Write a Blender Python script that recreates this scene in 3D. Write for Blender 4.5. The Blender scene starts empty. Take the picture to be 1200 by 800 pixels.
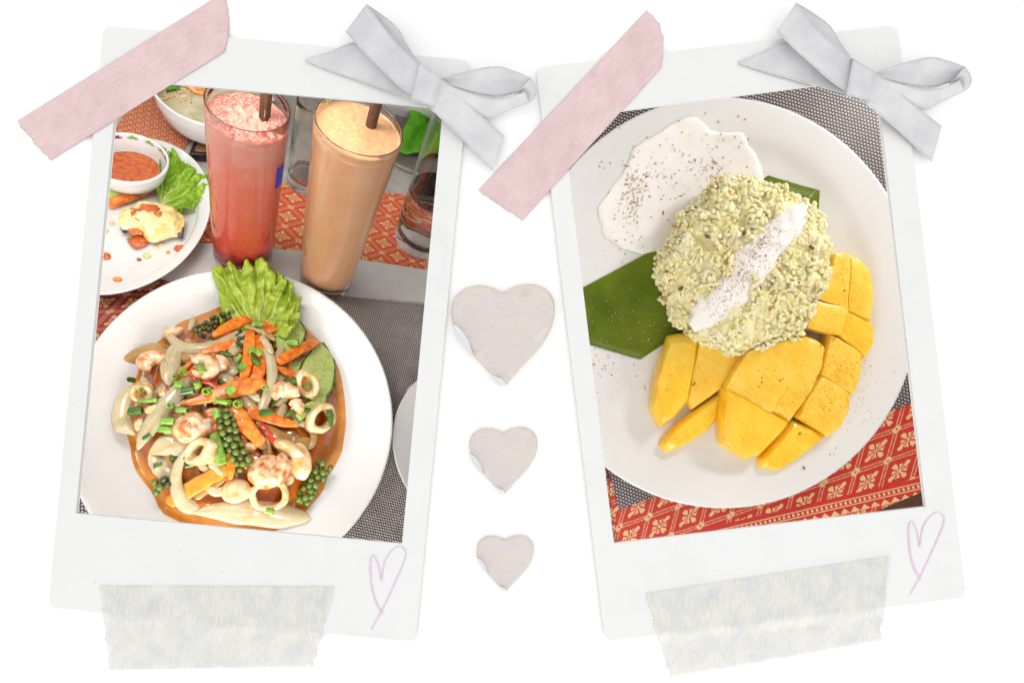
import bpy, bmesh, math, random
import numpy as np
from mathutils import Vector, Matrix, noise
from mathutils.geometry import tessellate_polygon
from mathutils.bvhtree import BVHTree
random.seed(7)
S = bpy.context.scene
C = S.collection
PI = math.pi

# ------------------------------------------------------------------ camera, world, lamps, exposure
F = 650.0            # focal length in photo pixels (photo 1200 x 800)
CAMZ = 0.15          # camera height above the white board (board top is z = 0)
cd = bpy.data.cameras.new('camera')
cam = bpy.data.objects.new('camera', cd)
C.objects.link(cam)
cam.location = (0, 0, CAMZ)
cd.sensor_width = 36
cd.lens = 36 * F / 1200
cd.clip_start = 0.01
cd.clip_end = 20
S.camera = cam

w = bpy.data.worlds.new('World')
S.world = w
w.use_nodes = True
bg = w.node_tree.nodes['Background']
bg.inputs[0].default_value = (1, 1, 1, 1)
bg.inputs[1].default_value = 1.10

S.view_settings.view_transform = 'Standard'
S.view_settings.look = 'None'
S.view_settings.gamma = 1
S.view_settings.exposure = 0
S.render.engine = 'CYCLES'
S.cycles.max_bounces = 10
S.cycles.transmission_bounces = 10
S.cycles.caustics_reflective = False
S.cycles.caustics_refractive = True
S.cycles.sample_clamp_indirect = 6


def area(name, loc, target, size, power, col, spread=180):
    l = bpy.data.lights.new(name, 'AREA')
    l.shape = 'DISK'
    l.size = size
    l.energy = power
    l.color = col
    l.spread = math.radians(spread)
    o = bpy.data.objects.new(name, l)
    C.objects.link(o)
    o.location = loc
    d = Vector(target) - Vector(loc)
    o.rotation_euler = d.to_track_quat('-Z', 'Y').to_euler()
    return o


area('left_table_key_lamp', (-0.05, 0.34, -0.03), (-0.25, -0.03, -0.36), 0.06, 0.40, (1, 0.96, 0.91))
area('left_table_fill_lamp', (-0.43, 0.14, -0.05), (-0.24, -0.02, -0.36), 0.22, 0.19, (0.90, 0.96, 1))
area('left_table_front_fill', (-0.16, -0.29, -0.04), (-0.22, 0.12, -0.40), 0.20, 0.68, (0.97, 0.985, 1), 75)  # added fill, unseen, brightens the fronts of the drinks
area('left_table_back_fill', (-0.24, 0.30, -0.10), (-0.20, 0.19, -0.58), 0.20, 1.05, (1, 0.98, 0.95))  # added fill, unseen, lifts the far end of the table
area('right_table_key_lamp', (0.36, 0.27, -0.035), (0.14, 0.0, -0.23), 0.07, 0.76, (1, 0.97, 0.95))
area('right_table_fill_lamp', (0.06, -0.27, -0.035), (0.14, 0.0, -0.23), 0.18, 0.52, (0.99, 1, 0.98))

# ------------------------------------------------------------------ photo pixel -> place
def ray(px, py):
    return Vector(((px - 600) / F, -(py - 400) / F, -1.0))


CAM = Vector((0, 0, CAMZ))


def proj(p):
    d = p - CAM
    return (600 + F * d.x / -d.z, 400 - F * d.y / -d.z)


class Plane:
    """A table top: origin, axes u (right), v (away), n (up from the table)."""
    def __init__(s, n, rim_px, rim_depth, rim_h):
        s.n = Vector(n).normalized()
        s.u = (Vector((1, 0, 0)) - s.n * s.n.x).normalized()
        s.v = s.n.cross(s.u)
        s.o = CAM + ray(*rim_px) * rim_depth - s.n * rim_h
        s.M = Matrix((s.u, s.v, s.n)).transposed().to_4x4()
        s.M.translation = s.o
        s.reg = []

    def at(s, px, py, h=0.0):
        r = ray(px, py)
        t = ((s.o + s.n * h - CAM).dot(s.n)) / r.dot(s.n)
        p = CAM + r * t - s.o
        return Vector((p.dot(s.u), p.dot(s.v), h))

    def mpp(s, px, py, h=0.0):
        p = s.M @ s.at(px, py, h)
        return (CAMZ - p.z) / F

    def hfor(s, base, top, h0=0.0):
        b = s.at(base[0], base[1], h0)
        best = None
        for k in range(5, 330):
            h = k * 0.001
            q = proj(s.M @ (b + Vector((0, 0, h))))
            e = (q[1] - top[1]) ** 2
            if best is None or e < best[0]:
                best = (e, h)
        return best[1]


vpd = ray(267, 835)
LT = Plane(-vpd, (291, 474), 0.50, 0.026)          # the table of the stir-fry picture
RT = Plane((-0.10, 0.0, 1.0), (837.5, 354.5), 0.378, 0.022)   # the table of the mango picture
PPX = CAMZ / F                                        # metres per photo pixel on the white board


def B(px, py, z=0.0):
    d = CAMZ - z
    return Vector(((px - 600) / F * d, -(py - 400) / F * d, z))


# ------------------------------------------------------------------ helpers: objects
def tag(o, label=None, cat=None, group=None, kind=None):
    if label: o['label'] = label
    if cat: o['category'] = cat
    if group: o['group'] = group
    if kind: o['kind'] = kind
    return o


def thing(name, label, cat, M=None, group=None):
    o = bpy.data.objects.new(name, None)
    C.objects.link(o)
    o.empty_display_size = 0.01
    if M is not None: o.matrix_world = M
    return tag(o, label, cat, group)


def mesh(name, verts, faces, mats, smooth=True, sharp=None, idx=None):
    me = bpy.data.meshes.new(name)
    me.from_pydata([tuple(v) for v in verts], [], faces)
    if not isinstance(mats, (list, tuple)): mats = [mats]
    for m in mats: me.materials.append(m)
    if idx is not None: me.polygons.foreach_set('material_index', idx)
    bm = bmesh.new()
    bm.from_mesh(me)
    bmesh.ops.recalc_face_normals(bm, faces=bm.faces)
    bm.to_mesh(me)
    bm.free()
    me.polygons.foreach_set('use_smooth', [smooth] * len(me.polygons))
    if sharp is not None: me.set_sharp_from_angle(angle=math.radians(sharp))
    me.update()
    return me


def obj(name, vf, mats, M=None, parent=None, smooth=True, sharp=None, idx=None, reg=None, recenter=False):
    verts, faces = vf
    if reg is not None: reg.reg.append((list(verts), list(faces)))
    if recenter:
        c = sum((Vector(v) for v in verts), Vector()) / len(verts)
        c.z = min(v[2] for v in verts)
        verts = [Vector(v) - c for v in verts]
        M = (M if M is not None else Matrix()) @ Matrix.Translation(c)
    o = bpy.data.objects.new(name, mesh(name, verts, faces, mats, smooth, sharp, idx))
    C.objects.link(o)
    if parent is not None: o.parent = parent
    if M is not None: o.matrix_local = M
    return o


def solid(o, t, off=0.0):
    m = o.modifiers.new('thickness', 'SOLIDIFY')
    m.thickness = t
    m.offset = off
    return o


def catmull(pts, n):
    """pts: list of equal-length tuples; returns n samples."""
    P = [np.array(p, float) for p in pts]
    P = [2 * P[0] - P[1]] + P + [2 * P[-1] - P[-2]]
    m = len(P) - 3
    out = []
    for k in range(n):
        t = k / (n - 1) * m
        i = min(int(t), m - 1)
        f = t - i
        a, b, c, d = P[i:i + 4]
        out.append(0.5 * (2 * b + (c - a) * f + (2 * a - 5 * b + 4 * c - d) * f * f + (3 * b - a - 3 * c + d) * f ** 3))
    return out


def resample(poly, n, rnd=0.0):
    """closed polygon (list of 2-tuples) -> n points evenly along it, corners kept sharp unless rnd"""
    P = [np.array(p, float) for p in poly]
    m = len(P)
    L = [np.linalg.norm(P[(i + 1) % m] - P[i]) for i in range(m)]
    T = sum(L)
    out = []
    i, acc = 0, 0.0
    for k in range(n):
        s = k / n * T
        while i < m - 1 and acc + L[i] < s:
            acc += L[i]; i += 1
        f = (s - acc) / max(L[i], 1e-9)
        out.append(P[i] + (P[(i + 1) % m] - P[i]) * f)
    for _ in range(int(rnd)):
        out = [(out[k - 1] + 2 * out[k] + out[(k + 1) % n]) / 4 for k in range(n)]
    return out


# ------------------------------------------------------------------ helpers: shapes -> (verts, faces)
def lathe(prof, seg=64, sx=1, sy=1, rot=0, fn=None):
    V, Fc = [], []
    rings = []
    for r, z in prof:
        if r < 1e-7:
            rings.append([len(V)]); V.append(Vector((0, 0, z)))
        else:
            ring = []
            for k in range(seg):
                a = 2 * PI * k / seg
                x, y = r * sx * math.cos(a), r * sy * math.sin(a)
                ring.append(len(V))
                V.append(Vector((x * math.cos(rot) - y * math.sin(rot), x * math.sin(rot) + y * math.cos(rot), z)))
            rings.append(ring)
    for a, b in zip(rings[:-1], rings[1:]):
        if len(a) == 1 and len(b) == 1: continue
        for k in range(seg):
            k2 = (k + 1) % seg
            if len(a) == 1: Fc.append((a[0], b[k], b[k2]))
            elif len(b) == 1: Fc.append((a[k], b[0], a[k2]))
            else: Fc.append((a[k], b[k], b[k2], a[k2]))
    if fn: V = [fn(v) for v in V]
    return V, Fc


def tube(path, radii, seg=10, cap=True):
    path = [Vector(p) for p in path]
    V, Fc = [], []
    n = len(path)
    ref = Vector((0.13, 0.31, 0.94)).normalized()
    prev = None
    for i, p in enumerate(path):
        t = (path[min(i + 1, n - 1)] - path[max(i - 1, 0)]).normalized()
        x = (prev if prev is not None else ref)
        x = (x - t * x.dot(t)).normalized()
        prev = x
        y = t.cross(x)
        for k in range(seg):
            a = 2 * PI * k / seg
            V.append(p + (x * math.cos(a) + y * math.sin(a)) * radii[i])
    for i in range(n - 1):
        for k in range(seg):
            k2 = (k + 1) % seg
            Fc.append((i * seg + k, i * seg + k2, (i + 1) * seg + k2, (i + 1) * seg + k))
    if cap:
        Fc.append(tuple(range(seg))[::-1])
        Fc.append(tuple(range((n - 1) * seg, n * seg)))
    return V, Fc


def ribbon(pts, hw, th, n=26, cup=0.0, k=14, up=Vector((0, 0, 1)), twist=0.0, power=0.55, jit=0.0, seed=0, blunt=0.05):
    """thick strip along 3-D points, rounded-rectangle section, optional cupped (onion) section"""
    dat = catmull([tuple(p) + (h,) for p, h in zip(pts, hw)], n)
    P = [Vector(d[:3]) for d in dat]
    V, Fc = [], []
    for i, p in enumerate(P):
        t = (P[min(i + 1, n - 1)] - P[max(i - 1, 0)]).normalized()
        side = t.cross(up).normalized()
        nn = side.cross(t).normalized()
        tw = twist * (i / (n - 1) - 0.5)
        side, nn = side * math.cos(tw) + nn * math.sin(tw), nn * math.cos(tw) - side * math.sin(tw)
        f = i / (n - 1)
        e = min(f, 1 - f) / blunt
        ef = math.sqrt(max(0.0, 1 - (1 - min(e, 1)) ** 2)) * 0.9 + 0.1 if e < 1 else 1
        h = max(dat[i][3], th * 0.3) * ef
        tt = th * (0.35 + 0.65 * ef)
        if jit:
            p = p + nn * jit * noise.noise(Vector((f * 5, seed * 3.1, 0)))
            h *= 1 + 0.18 * noise.noise(Vector((f * 6, seed * 1.7, 4)))
        for q in range(k):
            a = 2 * PI * q / k
            ca, sa = math.cos(a), math.sin(a)
            x = math.copysign(abs(ca) ** power, ca) * h
            y = math.copysign(abs(sa) ** power, sa) * tt / 2
            y -= cup * h * (x / h) ** 2
            V.append(p + side * x + nn * y)
    for i in range(n - 1):
        for q in range(k):
            q2 = (q + 1) % k
            Fc.append((i * k + q, i * k + q2, (i + 1) * k + q2, (i + 1) * k + q))
    Fc.append(tuple(range(k))[::-1])
    Fc.append(tuple(range((n - 1) * k, n * k)))
    return V, Fc


def puff(outline, base, rings, n=56, rnd=0, bump=0.0, bs=60.0, seed=0.0, tilt=None):
    """star-shaped slab: outline in (u, v) metres; rings = [(scale, height)...] from the foot ring up to the middle"""
    O = resample([(p[0], p[1]) for p in outline], n, rnd)
    c = sum(O) / len(O)
    V, Fc = [], []
    bf = base if callable(base) else (lambda x, y: base)
    for s, h in rings:
        for p in O:
            q = c + (p - c) * s
            z = bf(q[0], q[1]) + h
            if tilt: z += tilt[0] * (q[0] - c[0]) + tilt[1] * (q[1] - c[1])
            if bump: z += bump * noise.noise(Vector((q[0] * bs, q[1] * bs, seed + h * bs)))
            V.append(Vector((q[0], q[1], z)))
    m = len(rings)
    for i in range(m - 1):
        for k in range(n):
            k2 = (k + 1) % n
            Fc.append((i * n + k, i * n + k2, (i + 1) * n + k2, (i + 1) * n + k))
    Fc.append(tuple(range(n))[::-1])
    zc = sum((V[(m - 1) * n + k].z for k in range(n))) / n
    V.append(Vector((c[0], c[1], zc)))
    for k in range(n):
        Fc.append(((m - 1) * n + k, (m - 1) * n + (k + 1) % n, len(V) - 1))
    return V, Fc


def grid(fn, nu, nv, closed=False):
    V = [Vector(fn(i / (nu - 1), j / (nv - 1))) for i in range(nu) for j in range(nv)]
    Fc = [(i * nv + j, (i + 1) * nv + j, (i + 1) * nv + j + 1, i * nv + j + 1) for i in range(nu - 1) for j in range(nv - 1)]
    return V, Fc


def ico(r, sub=2):
    bm = bmesh.new()
    bmesh.ops.create_icosphere(bm, subdivisions=sub, radius=r)
    V = [v.co.copy() for v in bm.verts]
    Fc = [tuple(v.index for v in f.verts) for f in bm.faces]
    bm.free()
    return V, Fc


def join(parts):
    V, Fc = [], []
    for v, f in parts:
        b = len(V)
        V += list(v)
        Fc += [tuple(i + b for i in q) for q in f]
    return V, Fc


def slab(loops, z0, z1):
    """flat plate with holes; loops = [outer, hole, ...] as lists of Vector (x, y)"""
    L3 = [[Vector((p[0], p[1], 0)) for p in l] for l in loops]
    flat = [p for l in L3 for p in l]
    tris = tessellate_polygon(L3)
    n = len(flat)
    V = [Vector((p.x, p.y, z1)) for p in flat] + [Vector((p.x, p.y, z0)) for p in flat]
    Fc = [tuple(t) for t in tris] + [tuple(i + n for i in t)[::-1] for t in tris]
    b = 0
    for l in L3:
        m = len(l)
        for k in range(m):
            k2 = (k + 1) % m
            Fc.append((b + k, b + k2, b + k2 + n, b + k + n))
        b += m
    return V, Fc


# ------------------------------------------------------------------ helpers: materials
class NB:
    def __init__(s, name):
        s.m = bpy.data.materials.new(name)
        s.m.use_nodes = True
        s.t = s.m.node_tree
        s.b = s.t.nodes['Principled BSDF']

    def n(s, typ, **kw):
        o = s.t.nodes.new(typ)
        for k, v in kw.items(): setattr(o, k, v)
        return o

    def l(s, a, b): s.t.links.new(a, b)

    def math(s, op, a, b=None, c=None):
        o = s.n('ShaderNodeMath', operation=op)
        for i, x in enumerate((a, b, c)):
            if x is None: continue
            if isinstance(x, (int, float)): o.inputs[i].default_value = x
            else: s.l(x, o.inputs[i])
        return o.outputs[0]

    def mix(s, f, a, b, mode='MIX'):
        o = s.n('ShaderNodeMix', data_type='RGBA', blend_type=mode)
        for i, x in ((0, f), (6, a), (7, b)):
            if isinstance(x, (int, float)): o.inputs[i].default_value = x
            elif isinstance(x, tuple): o.inputs[i].default_value = x + (1,) if len(x) == 3 else x
            else: s.l(x, o.inputs[i])
        return o.outputs[2]

    def coord(s): return s.n('ShaderNodeTexCoord').outputs['Object']

    def noise(s, scale, detail=4, rough=0.55, vec=None, dist=0):
        o = s.n('ShaderNodeTexNoise')
        o.inputs['Scale'].default_value = scale
        o.inputs['Detail'].default_value = detail
        o.inputs['Roughness'].default_value = rough
        o.inputs['Distortion'].default_value = dist
        s.l(vec if vec is not None else s.coord(), o.inputs['Vector'])
        return o.outputs[0]

    def ramp(s, f, stops):
        o = s.n('ShaderNodeValToRGB')
        cr = o.color_ramp
        while len(cr.elements) < len(stops): cr.elements.new(0.5)
        for e, (p, c) in zip(cr.elements, stops):
            e.position = p
            e.color = tuple(c) + (1,)
        s.l(f, o.inputs[0])
        return o.outputs[0]

    def bump(s, h, strength, dist):
        o = s.n('ShaderNodeBump')
        o.inputs['Strength'].default_value = strength
        o.inputs['Distance'].default_value = dist
        s.l(h, o.inputs['Height'])
        s.l(o.outputs[0], s.b.inputs['Normal'])

    def set(s, **kw):
        for k, v in kw.items():
            s.b.inputs[k.replace('_', ' ')].default_value = v


def lin(*c):
    return tuple((x / 255 / 12.92 if x / 255 <= 0.04045 else ((x / 255 + 0.055) / 1.055) ** 2.4) for x in c)


def mat(name, c1, c2=None, c3=None, scale=120, rough=0.4, sss=0.0, rad=(1, 0.5, 0.3), srad=0.004, coat=0.0, bump=0.0, bscale=400,
        lo=0.35, hi=0.65, trans=0.0, ior=1.45, spec=0.5, detail=4, dist=0.0, bdist=0.001):
    b = NB(name)
    if c2 is None: b.b.inputs['Base Color'].default_value = tuple(c1) + (1,)
    else:
        st = [(lo, c1), (hi, c2)] if c3 is None else [(lo, c1), ((lo + hi) / 2, c2), (hi, c3)]
        b.l(b.ramp(b.noise(scale, detail, dist=dist), st), b.b.inputs['Base Color'])
    b.set(Roughness=rough, IOR=ior)
    b.b.inputs['Specular IOR Level'].default_value = spec
    if sss:
        b.b.inputs['Subsurface Weight'].default_value = sss
        b.b.inputs['Subsurface Radius'].default_value = rad
        b.b.inputs['Subsurface Scale'].default_value = srad
    if coat:
        b.b.inputs['Coat Weight'].default_value = coat
        b.b.inputs['Coat Roughness'].default_value = 0.06
    if trans: b.b.inputs['Transmission Weight'].default_value = trans
    if bump: b.bump(b.noise(bscale, 3), bump, bdist)
    return b.m


def mango_mat(name, a, c, e):
    b = NB(name)
    mp = b.n('ShaderNodeMapping')
    mp.inputs['Rotation'].default_value = (0, 0, 0.9)
    b.l(b.coord(), mp.inputs[0])
    mp2 = b.n('ShaderNodeMapping')
    mp2.inputs['Scale'].default_value = (1, 7, 7)
    b.l(mp.outputs[0], mp2.inputs[0])
    fib = b.noise(110, 5, vec=mp2.outputs[0], dist=0.5)
    f = b.math('ADD', b.math('MULTIPLY', fib, 0.4), b.math('MULTIPLY', b.noise(45, 4), 0.6))
    b.l(b.ramp(f, [(0.32, a), (0.5, c), (0.68, e)]), b.b.inputs['Base Color'])
    b.set(Roughness=0.25)
    b.b.inputs['Subsurface Weight'].default_value = 0.3
    b.b.inputs['Subsurface Radius'].default_value = (1, 0.6, 0.1)
    b.b.inputs['Subsurface Scale'].default_value = 0.005
    b.b.inputs['Coat Weight'].default_value = 0.5
    b.b.inputs['Coat Roughness'].default_value = 0.12
    b.bump(b.math('ADD', b.math('MULTIPLY', fib, 0.6), b.math('MULTIPLY', b.noise(420, 3), 0.5)), 0.45, 0.0009)
    return b.m


WHITE = mat('white_board', (0.97, 0.97, 0.97), rough=0.9, spec=0.0)
PORC = mat('white_porcelain', (0.735, 0.735, 0.735), (0.77, 0.77, 0.77), scale=14, rough=0.16, coat=0.5, spec=0.4)
PORC2 = mat('cream_porcelain', (0.68, 0.675, 0.66), (0.71, 0.705, 0.695), scale=14, rough=0.16, coat=0.5, spec=0.4)
GLASS = mat('clear_glass', (1, 1, 1), rough=0.0, trans=1.0, ior=1.45)
CARROT = mat('carrot', lin(214, 92, 14), lin(240, 128, 28), lin(248, 160, 62), scale=170, rough=0.28, sss=0.25, rad=(1, 0.35, 0.1), srad=0.003, coat=0.5, bump=0.25, bscale=700)
CARROT_DARK = mat('carrot_saucy', lin(196, 78, 18), lin(226, 112, 26), scale=170, rough=0.25, sss=0.2, rad=(1, 0.35, 0.1), srad=0.003, coat=0.6, bump=0.2, bscale=700)
CARROT_YEL = mat('carrot_yellow', lin(220, 140, 36), lin(238, 164, 60), scale=120, rough=0.28, sss=0.25, rad=(1, 0.45, 0.1), srad=0.003, coat=0.5, bump=0.2, bscale=700)
CHILI = mat('red_chili', lin(170, 40, 16), lin(205, 66, 26), scale=200, rough=0.22, coat=0.6)
MANGO = mango_mat('mango_flesh', lin(246, 178, 18), lin(253, 204, 44), lin(255, 222, 92))
MANGO2 = mango_mat('mango_flesh_pale', lin(248, 184, 34), lin(254, 208, 66), lin(255, 226, 118))
SHRIMP = mat('cooked_shrimp', lin(238, 212, 184), lin(234, 184, 134), lin(214, 116, 50), scale=130, rough=0.3, sss=0.3, rad=(1, 0.6, 0.4), srad=0.003, coat=0.45, bump=0.5, bscale=260, lo=0.36, hi=0.62, detail=6)
SQUID = mat('squid_flesh', lin(208, 158, 90), lin(228, 198, 148), lin(238, 218, 180), scale=95, rough=0.28, sss=0.35, rad=(1, 0.7, 0.45), srad=0.003, coat=0.5, bump=0.2, bscale=300)
GREEN_ON = mat('spring_onion_green', lin(92, 142, 34), lin(150, 186, 74), scale=260, rough=0.3, sss=0.2, rad=(0.4, 1, 0.1), srad=0.002, coat=0.4)
GREEN_DK = mat('spring_onion_dark', lin(40, 76, 18), lin(80, 124, 36), scale=260, rough=0.3, coat=0.4)
PEPPER = mat('green_peppercorn', lin(74, 96, 26), lin(112, 132, 48), scale=300, rough=0.25, coat=0.4, bump=0.3, bscale=900)
PEPPER_DK = mat('dark_peppercorn', lin(44, 52, 18), lin(82, 92, 34), scale=300, rough=0.25, coat=0.45, bump=0.3, bscale=900)
STEM = mat('pepper_stem', lin(120, 132, 66), lin(160, 150, 90), scale=300, rough=0.4)
CUC = mat('cucumber_flesh', lin(180, 208, 96), lin(208, 226, 140), lin(196, 218, 120), scale=130, rough=0.22, sss=0.35, rad=(0.6, 1, 0.3), srad=0.003, coat=0.5, bump=0.25, bscale=500)
CUCSKIN = mat('cucumber_skin', lin(58, 108, 22), lin(104, 152, 46), scale=240, rough=0.3, coat=0.4)
CUCSEED = mat('cucumber_seed', lin(178, 190, 104), lin(206, 214, 140), scale=400, rough=0.25, coat=0.5)
BATTER = mat('golden_batter', lin(226, 186, 98), lin(238, 216, 150), lin(244, 232, 186), scale=90, rough=0.45, sss=0.2, rad=(1, 0.7, 0.3), srad=0.003, coat=0.25, bump=0.6, bscale=220)
CHILISAUCE = mat('sweet_chili_sauce', lin(186, 74, 26), lin(216, 116, 52), scale=240, rough=0.12, sss=0.2, coat=0.7)
EGGPLANT = mat('eggplant_skin', lin(60, 42, 58), lin(96, 84, 92), scale=200, rough=0.3)
TABLEWOOD = mat('brown_table', lin(70, 42, 30), lin(104, 66, 46), scale=30, rough=0.45, bump=0.2, bscale=60)
CLOTH = mat('pale_tablecloth', lin(176, 174, 166), lin(196, 194, 186), scale=60, rough=0.6, bump=0.25, bscale=900)
CREAM = mat('coconut_cream', lin(246, 243, 238), lin(252, 251, 248), scale=60, rough=0.1, sss=0.4, rad=(1, 0.9, 0.75), srad=0.004, coat=0.9, bump=0.2, bscale=160)
SPICE = mat('ground_spice', lin(160, 108, 58), lin(202, 156, 100), scale=900, rough=0.7)
SEEDM = mat('dark_seed', lin(84, 60, 36), lin(140, 104, 64), scale=600, rough=0.5)
STRAW = mat('brown_straw', lin(80, 46, 26), lin(98, 58, 36), scale=100, rough=0.35)
BLACKP = mat('black_plastic', (0.012, 0.010, 0.012), rough=0.25, coat=0.3)
PHONE_SCR = mat('amber_screen', lin(120, 84, 34), lin(134, 96, 44), scale=40, rough=0.2, coat=0.6)
GREENCL = mat('green_napkin', lin(72, 150, 14), lin(106, 182, 26), scale=70, rough=0.6, sss=0.15, rad=(0.4, 1, 0.1), bump=0.1)
GREYPL = mat('grey_tray', lin(128, 122, 114), lin(146, 140, 132), scale=60, rough=0.25, coat=0.3)
HERB = mat('green_herb', lin(52, 118, 26), lin(104, 166, 58), scale=260, rough=0.35, sss=0.15, rad=(0.4, 1, 0.1), srad=0.002, coat=0.3)
BROTH = mat('pale_broth', lin(196, 186, 140), lin(222, 216, 188), scale=70, rough=0.1, coat=0.5)
BLUE = mat('blue_print', lin(36, 56, 170), rough=0.4)
PRINTG = mat('green_print', lin(120, 160, 66), lin(146, 184, 88), scale=300, rough=0.3)
PRINTR = mat('red_print', lin(150, 40, 70), lin(110, 70, 120), scale=500, rough=0.3)
PEN = mat('lilac_pen', lin(226, 196, 224), lin(233, 209, 231), scale=900, rough=0.7, spec=0.1)
STAIN = mat('curry_stain', lin(226, 196, 150), lin(236, 214, 180), scale=120, rough=0.25, coat=0.4)
WATER = mat('water', (0.93, 0.9, 0.88), rough=0.0, trans=1.0, ior=1.33)


def onion_mat(name, a, b_, c):
    b = NB(name)
    al = b.n('ShaderNodeAttribute', attribute_name='along').outputs['Fac']
    ac = b.n('ShaderNodeAttribute', attribute_name='across').outputs['Fac']
    cx = b.n('ShaderNodeCombineXYZ')
    b.l(b.math('MULTIPLY', al, 1.2), cx.inputs[0])
    b.l(b.math('MULTIPLY', ac, 3.2), cx.inputs[1])
    streak = b.noise(1.6, 4, vec=cx.outputs[0], dist=0.3)
    f = b.math('ADD', b.math('MULTIPLY', streak, 0.62), b.math('MULTIPLY', b.noise(110, 4, dist=0.6), 0.38))
    b.l(b.ramp(f, [(0.30, a), (0.47, b_), (0.64, c)]), b.b.inputs['Base Color'])
    b.set(Roughness=0.2)
    b.b.inputs['Subsurface Weight'].default_value = 0.4
    b.b.inputs['Subsurface Radius'].default_value = (1, 0.75, 0.35)
    b.b.inputs['Subsurface Scale'].default_value = 0.005
    b.b.inputs['Coat Weight'].default_value = 0.6
    b.b.inputs['Coat Roughness'].default_value = 0.05
    b.b.inputs['Transmission Weight'].default_value = 0.36
    b.bump(streak, 0.12, 0.0008)
    return b.m


ONION = onion_mat('cooked_onion', lin(216, 180, 114), lin(236, 214, 164), lin(248, 236, 206))
ONION_Y = onion_mat('saucy_onion', lin(190, 124, 46), lin(212, 158, 82), lin(230, 194, 130))


def leaf_mat(name, a, b_, c, tr=0.38, scale=110):
    b = NB(name)
    col = b.ramp(b.noise(scale, 6), [(0.3, a), (0.52, b_), (0.72, c)])
    b.l(col, b.b.inputs['Base Color'])
    b.set(Roughness=0.35)
    b.b.inputs['Coat Weight'].default_value = 0.2
    b.bump(b.noise(420, 4), 0.5, 0.0012)
    ts = b.n('ShaderNodeBsdfTranslucent')
    b.l(col, ts.inputs[0])
    mx = b.n('ShaderNodeMixShader')
    mx.inputs[0].default_value = tr
    b.l(b.b.outputs[0], mx.inputs[1])
    b.l(ts.outputs[0], mx.inputs[2])
    b.l(mx.outputs[0], b.t.nodes['Material Output'].inputs[0])
    return b.m


LETTUCE = leaf_mat('lettuce_green', lin(150, 182, 36), lin(188, 212, 68), lin(220, 234, 128))
LETTUCE_B = leaf_mat('lettuce_bright', lin(128, 178, 24), lin(166, 212, 50), lin(204, 230, 100))
RIB = mat('lettuce_rib', lin(206, 218, 130), lin(220, 228, 160), scale=200, rough=0.3, coat=0.3)


def banana_mat():
    b = NB('banana_leaf')
    co = b.coord()
    mp = b.n('ShaderNodeMapping')
    mp.inputs['Rotation'].default_value = (0, 0, math.radians(62))
    b.l(co, mp.inputs[0])
    wv = b.n('ShaderNodeTexWave', wave_type='BANDS')
    wv.inputs['Scale'].default_value = 150
    wv.inputs['Distortion'].default_value = 1.2
    wv.inputs['Detail'].default_value = 2
    b.l(mp.outputs[0], wv.inputs['Vector'])
    f = b.math('ADD', b.math('MULTIPLY', wv.outputs['Fac'], 0.10), b.math('MULTIPLY', b.noise(22, 3), 1.0))
    b.l(b.ramp(f, [(0.35, lin(74, 94, 4)), (0.55, lin(98, 116, 8)), (0.8, lin(124, 142, 24))]), b.b.inputs['Base Color'])
    b.set(Roughness=0.38)
    b.b.inputs['Specular IOR Level'].default_value = 0.25
    b.bump(wv.outputs['Fac'], 0.2, 0.0003)
    return b.m


BANANA = banana_mat()


def sauce_mat():
    b = NB('stir_fry_sauce')
    th = b.n('ShaderNodeAttribute', attribute_name='thin').outputs['Fac']
    mixn = b.n('ShaderNodeMix', data_type='RGBA')
    b.l(b.math('MINIMUM', 1.0, b.math('MULTIPLY', th, b.math('ADD', 0.05, b.noise(90, 4)))), mixn.inputs[0])
    mixn.inputs[7].default_value = lin(226, 160, 70) + (1,)
    f = b.noise(38, 6, dist=0.8)
    b.l(b.ramp(f, [(0.25, lin(140, 62, 6)), (0.5, lin(178, 92, 14)), (0.75, lin(202, 120, 30))]), mixn.inputs[6])
    b.l(mixn.outputs[2], b.b.inputs['Base Color'])
    b.set(Roughness=0.12)
    b.b.inputs['Coat Weight'].default_value = 0.7
    b.b.inputs['Subsurface Weight'].default_value = 0.2
    b.b.inputs['Subsurface Radius'].default_value = (1, 0.5, 0.15)
    b.b.inputs['Subsurface Scale'].default_value = 0.004
    b.bump(b.noise(120, 3), 0.15, 0.001)
    return b.m


SAUCE = sauce_mat()


def paper_mat(name, col, dirt, amt=0.5, scale=900):
    b = NB(name)
    f = b.noise(90, 5)
    g = b.noise(14, 4)
    c = b.ramp(b.math('ADD', b.math('MULTIPLY', f, 0.5), b.math('MULTIPLY', g, 0.5)), [(0.32, tuple(x * 0.955 for x in col)), (0.5, col), (0.7, tuple(min(1, x * 1.02) for x in col))])
    sp = b.ramp(b.noise(650, 2), [(0.71, (0, 0, 0)), (0.76, (amt, amt, amt))])
    b.l(b.mix(sp, c, dirt), b.b.inputs['Base Color'])
    b.set(Roughness=0.75)
    b.b.inputs['Specular IOR Level'].default_value = 0.2
    b.bump(b.noise(scale, 4), 0.25, 0.0001)
    return b.m


FRAME = paper_mat('instant_photo_card', (0.815, 0.82, 0.81), (0.62, 0.62, 0.60))
FRAME_EDGE = paper_mat('worn_card_edge', (0.70, 0.70, 0.675), (0.36, 0.35, 0.32), 0.8)


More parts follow.
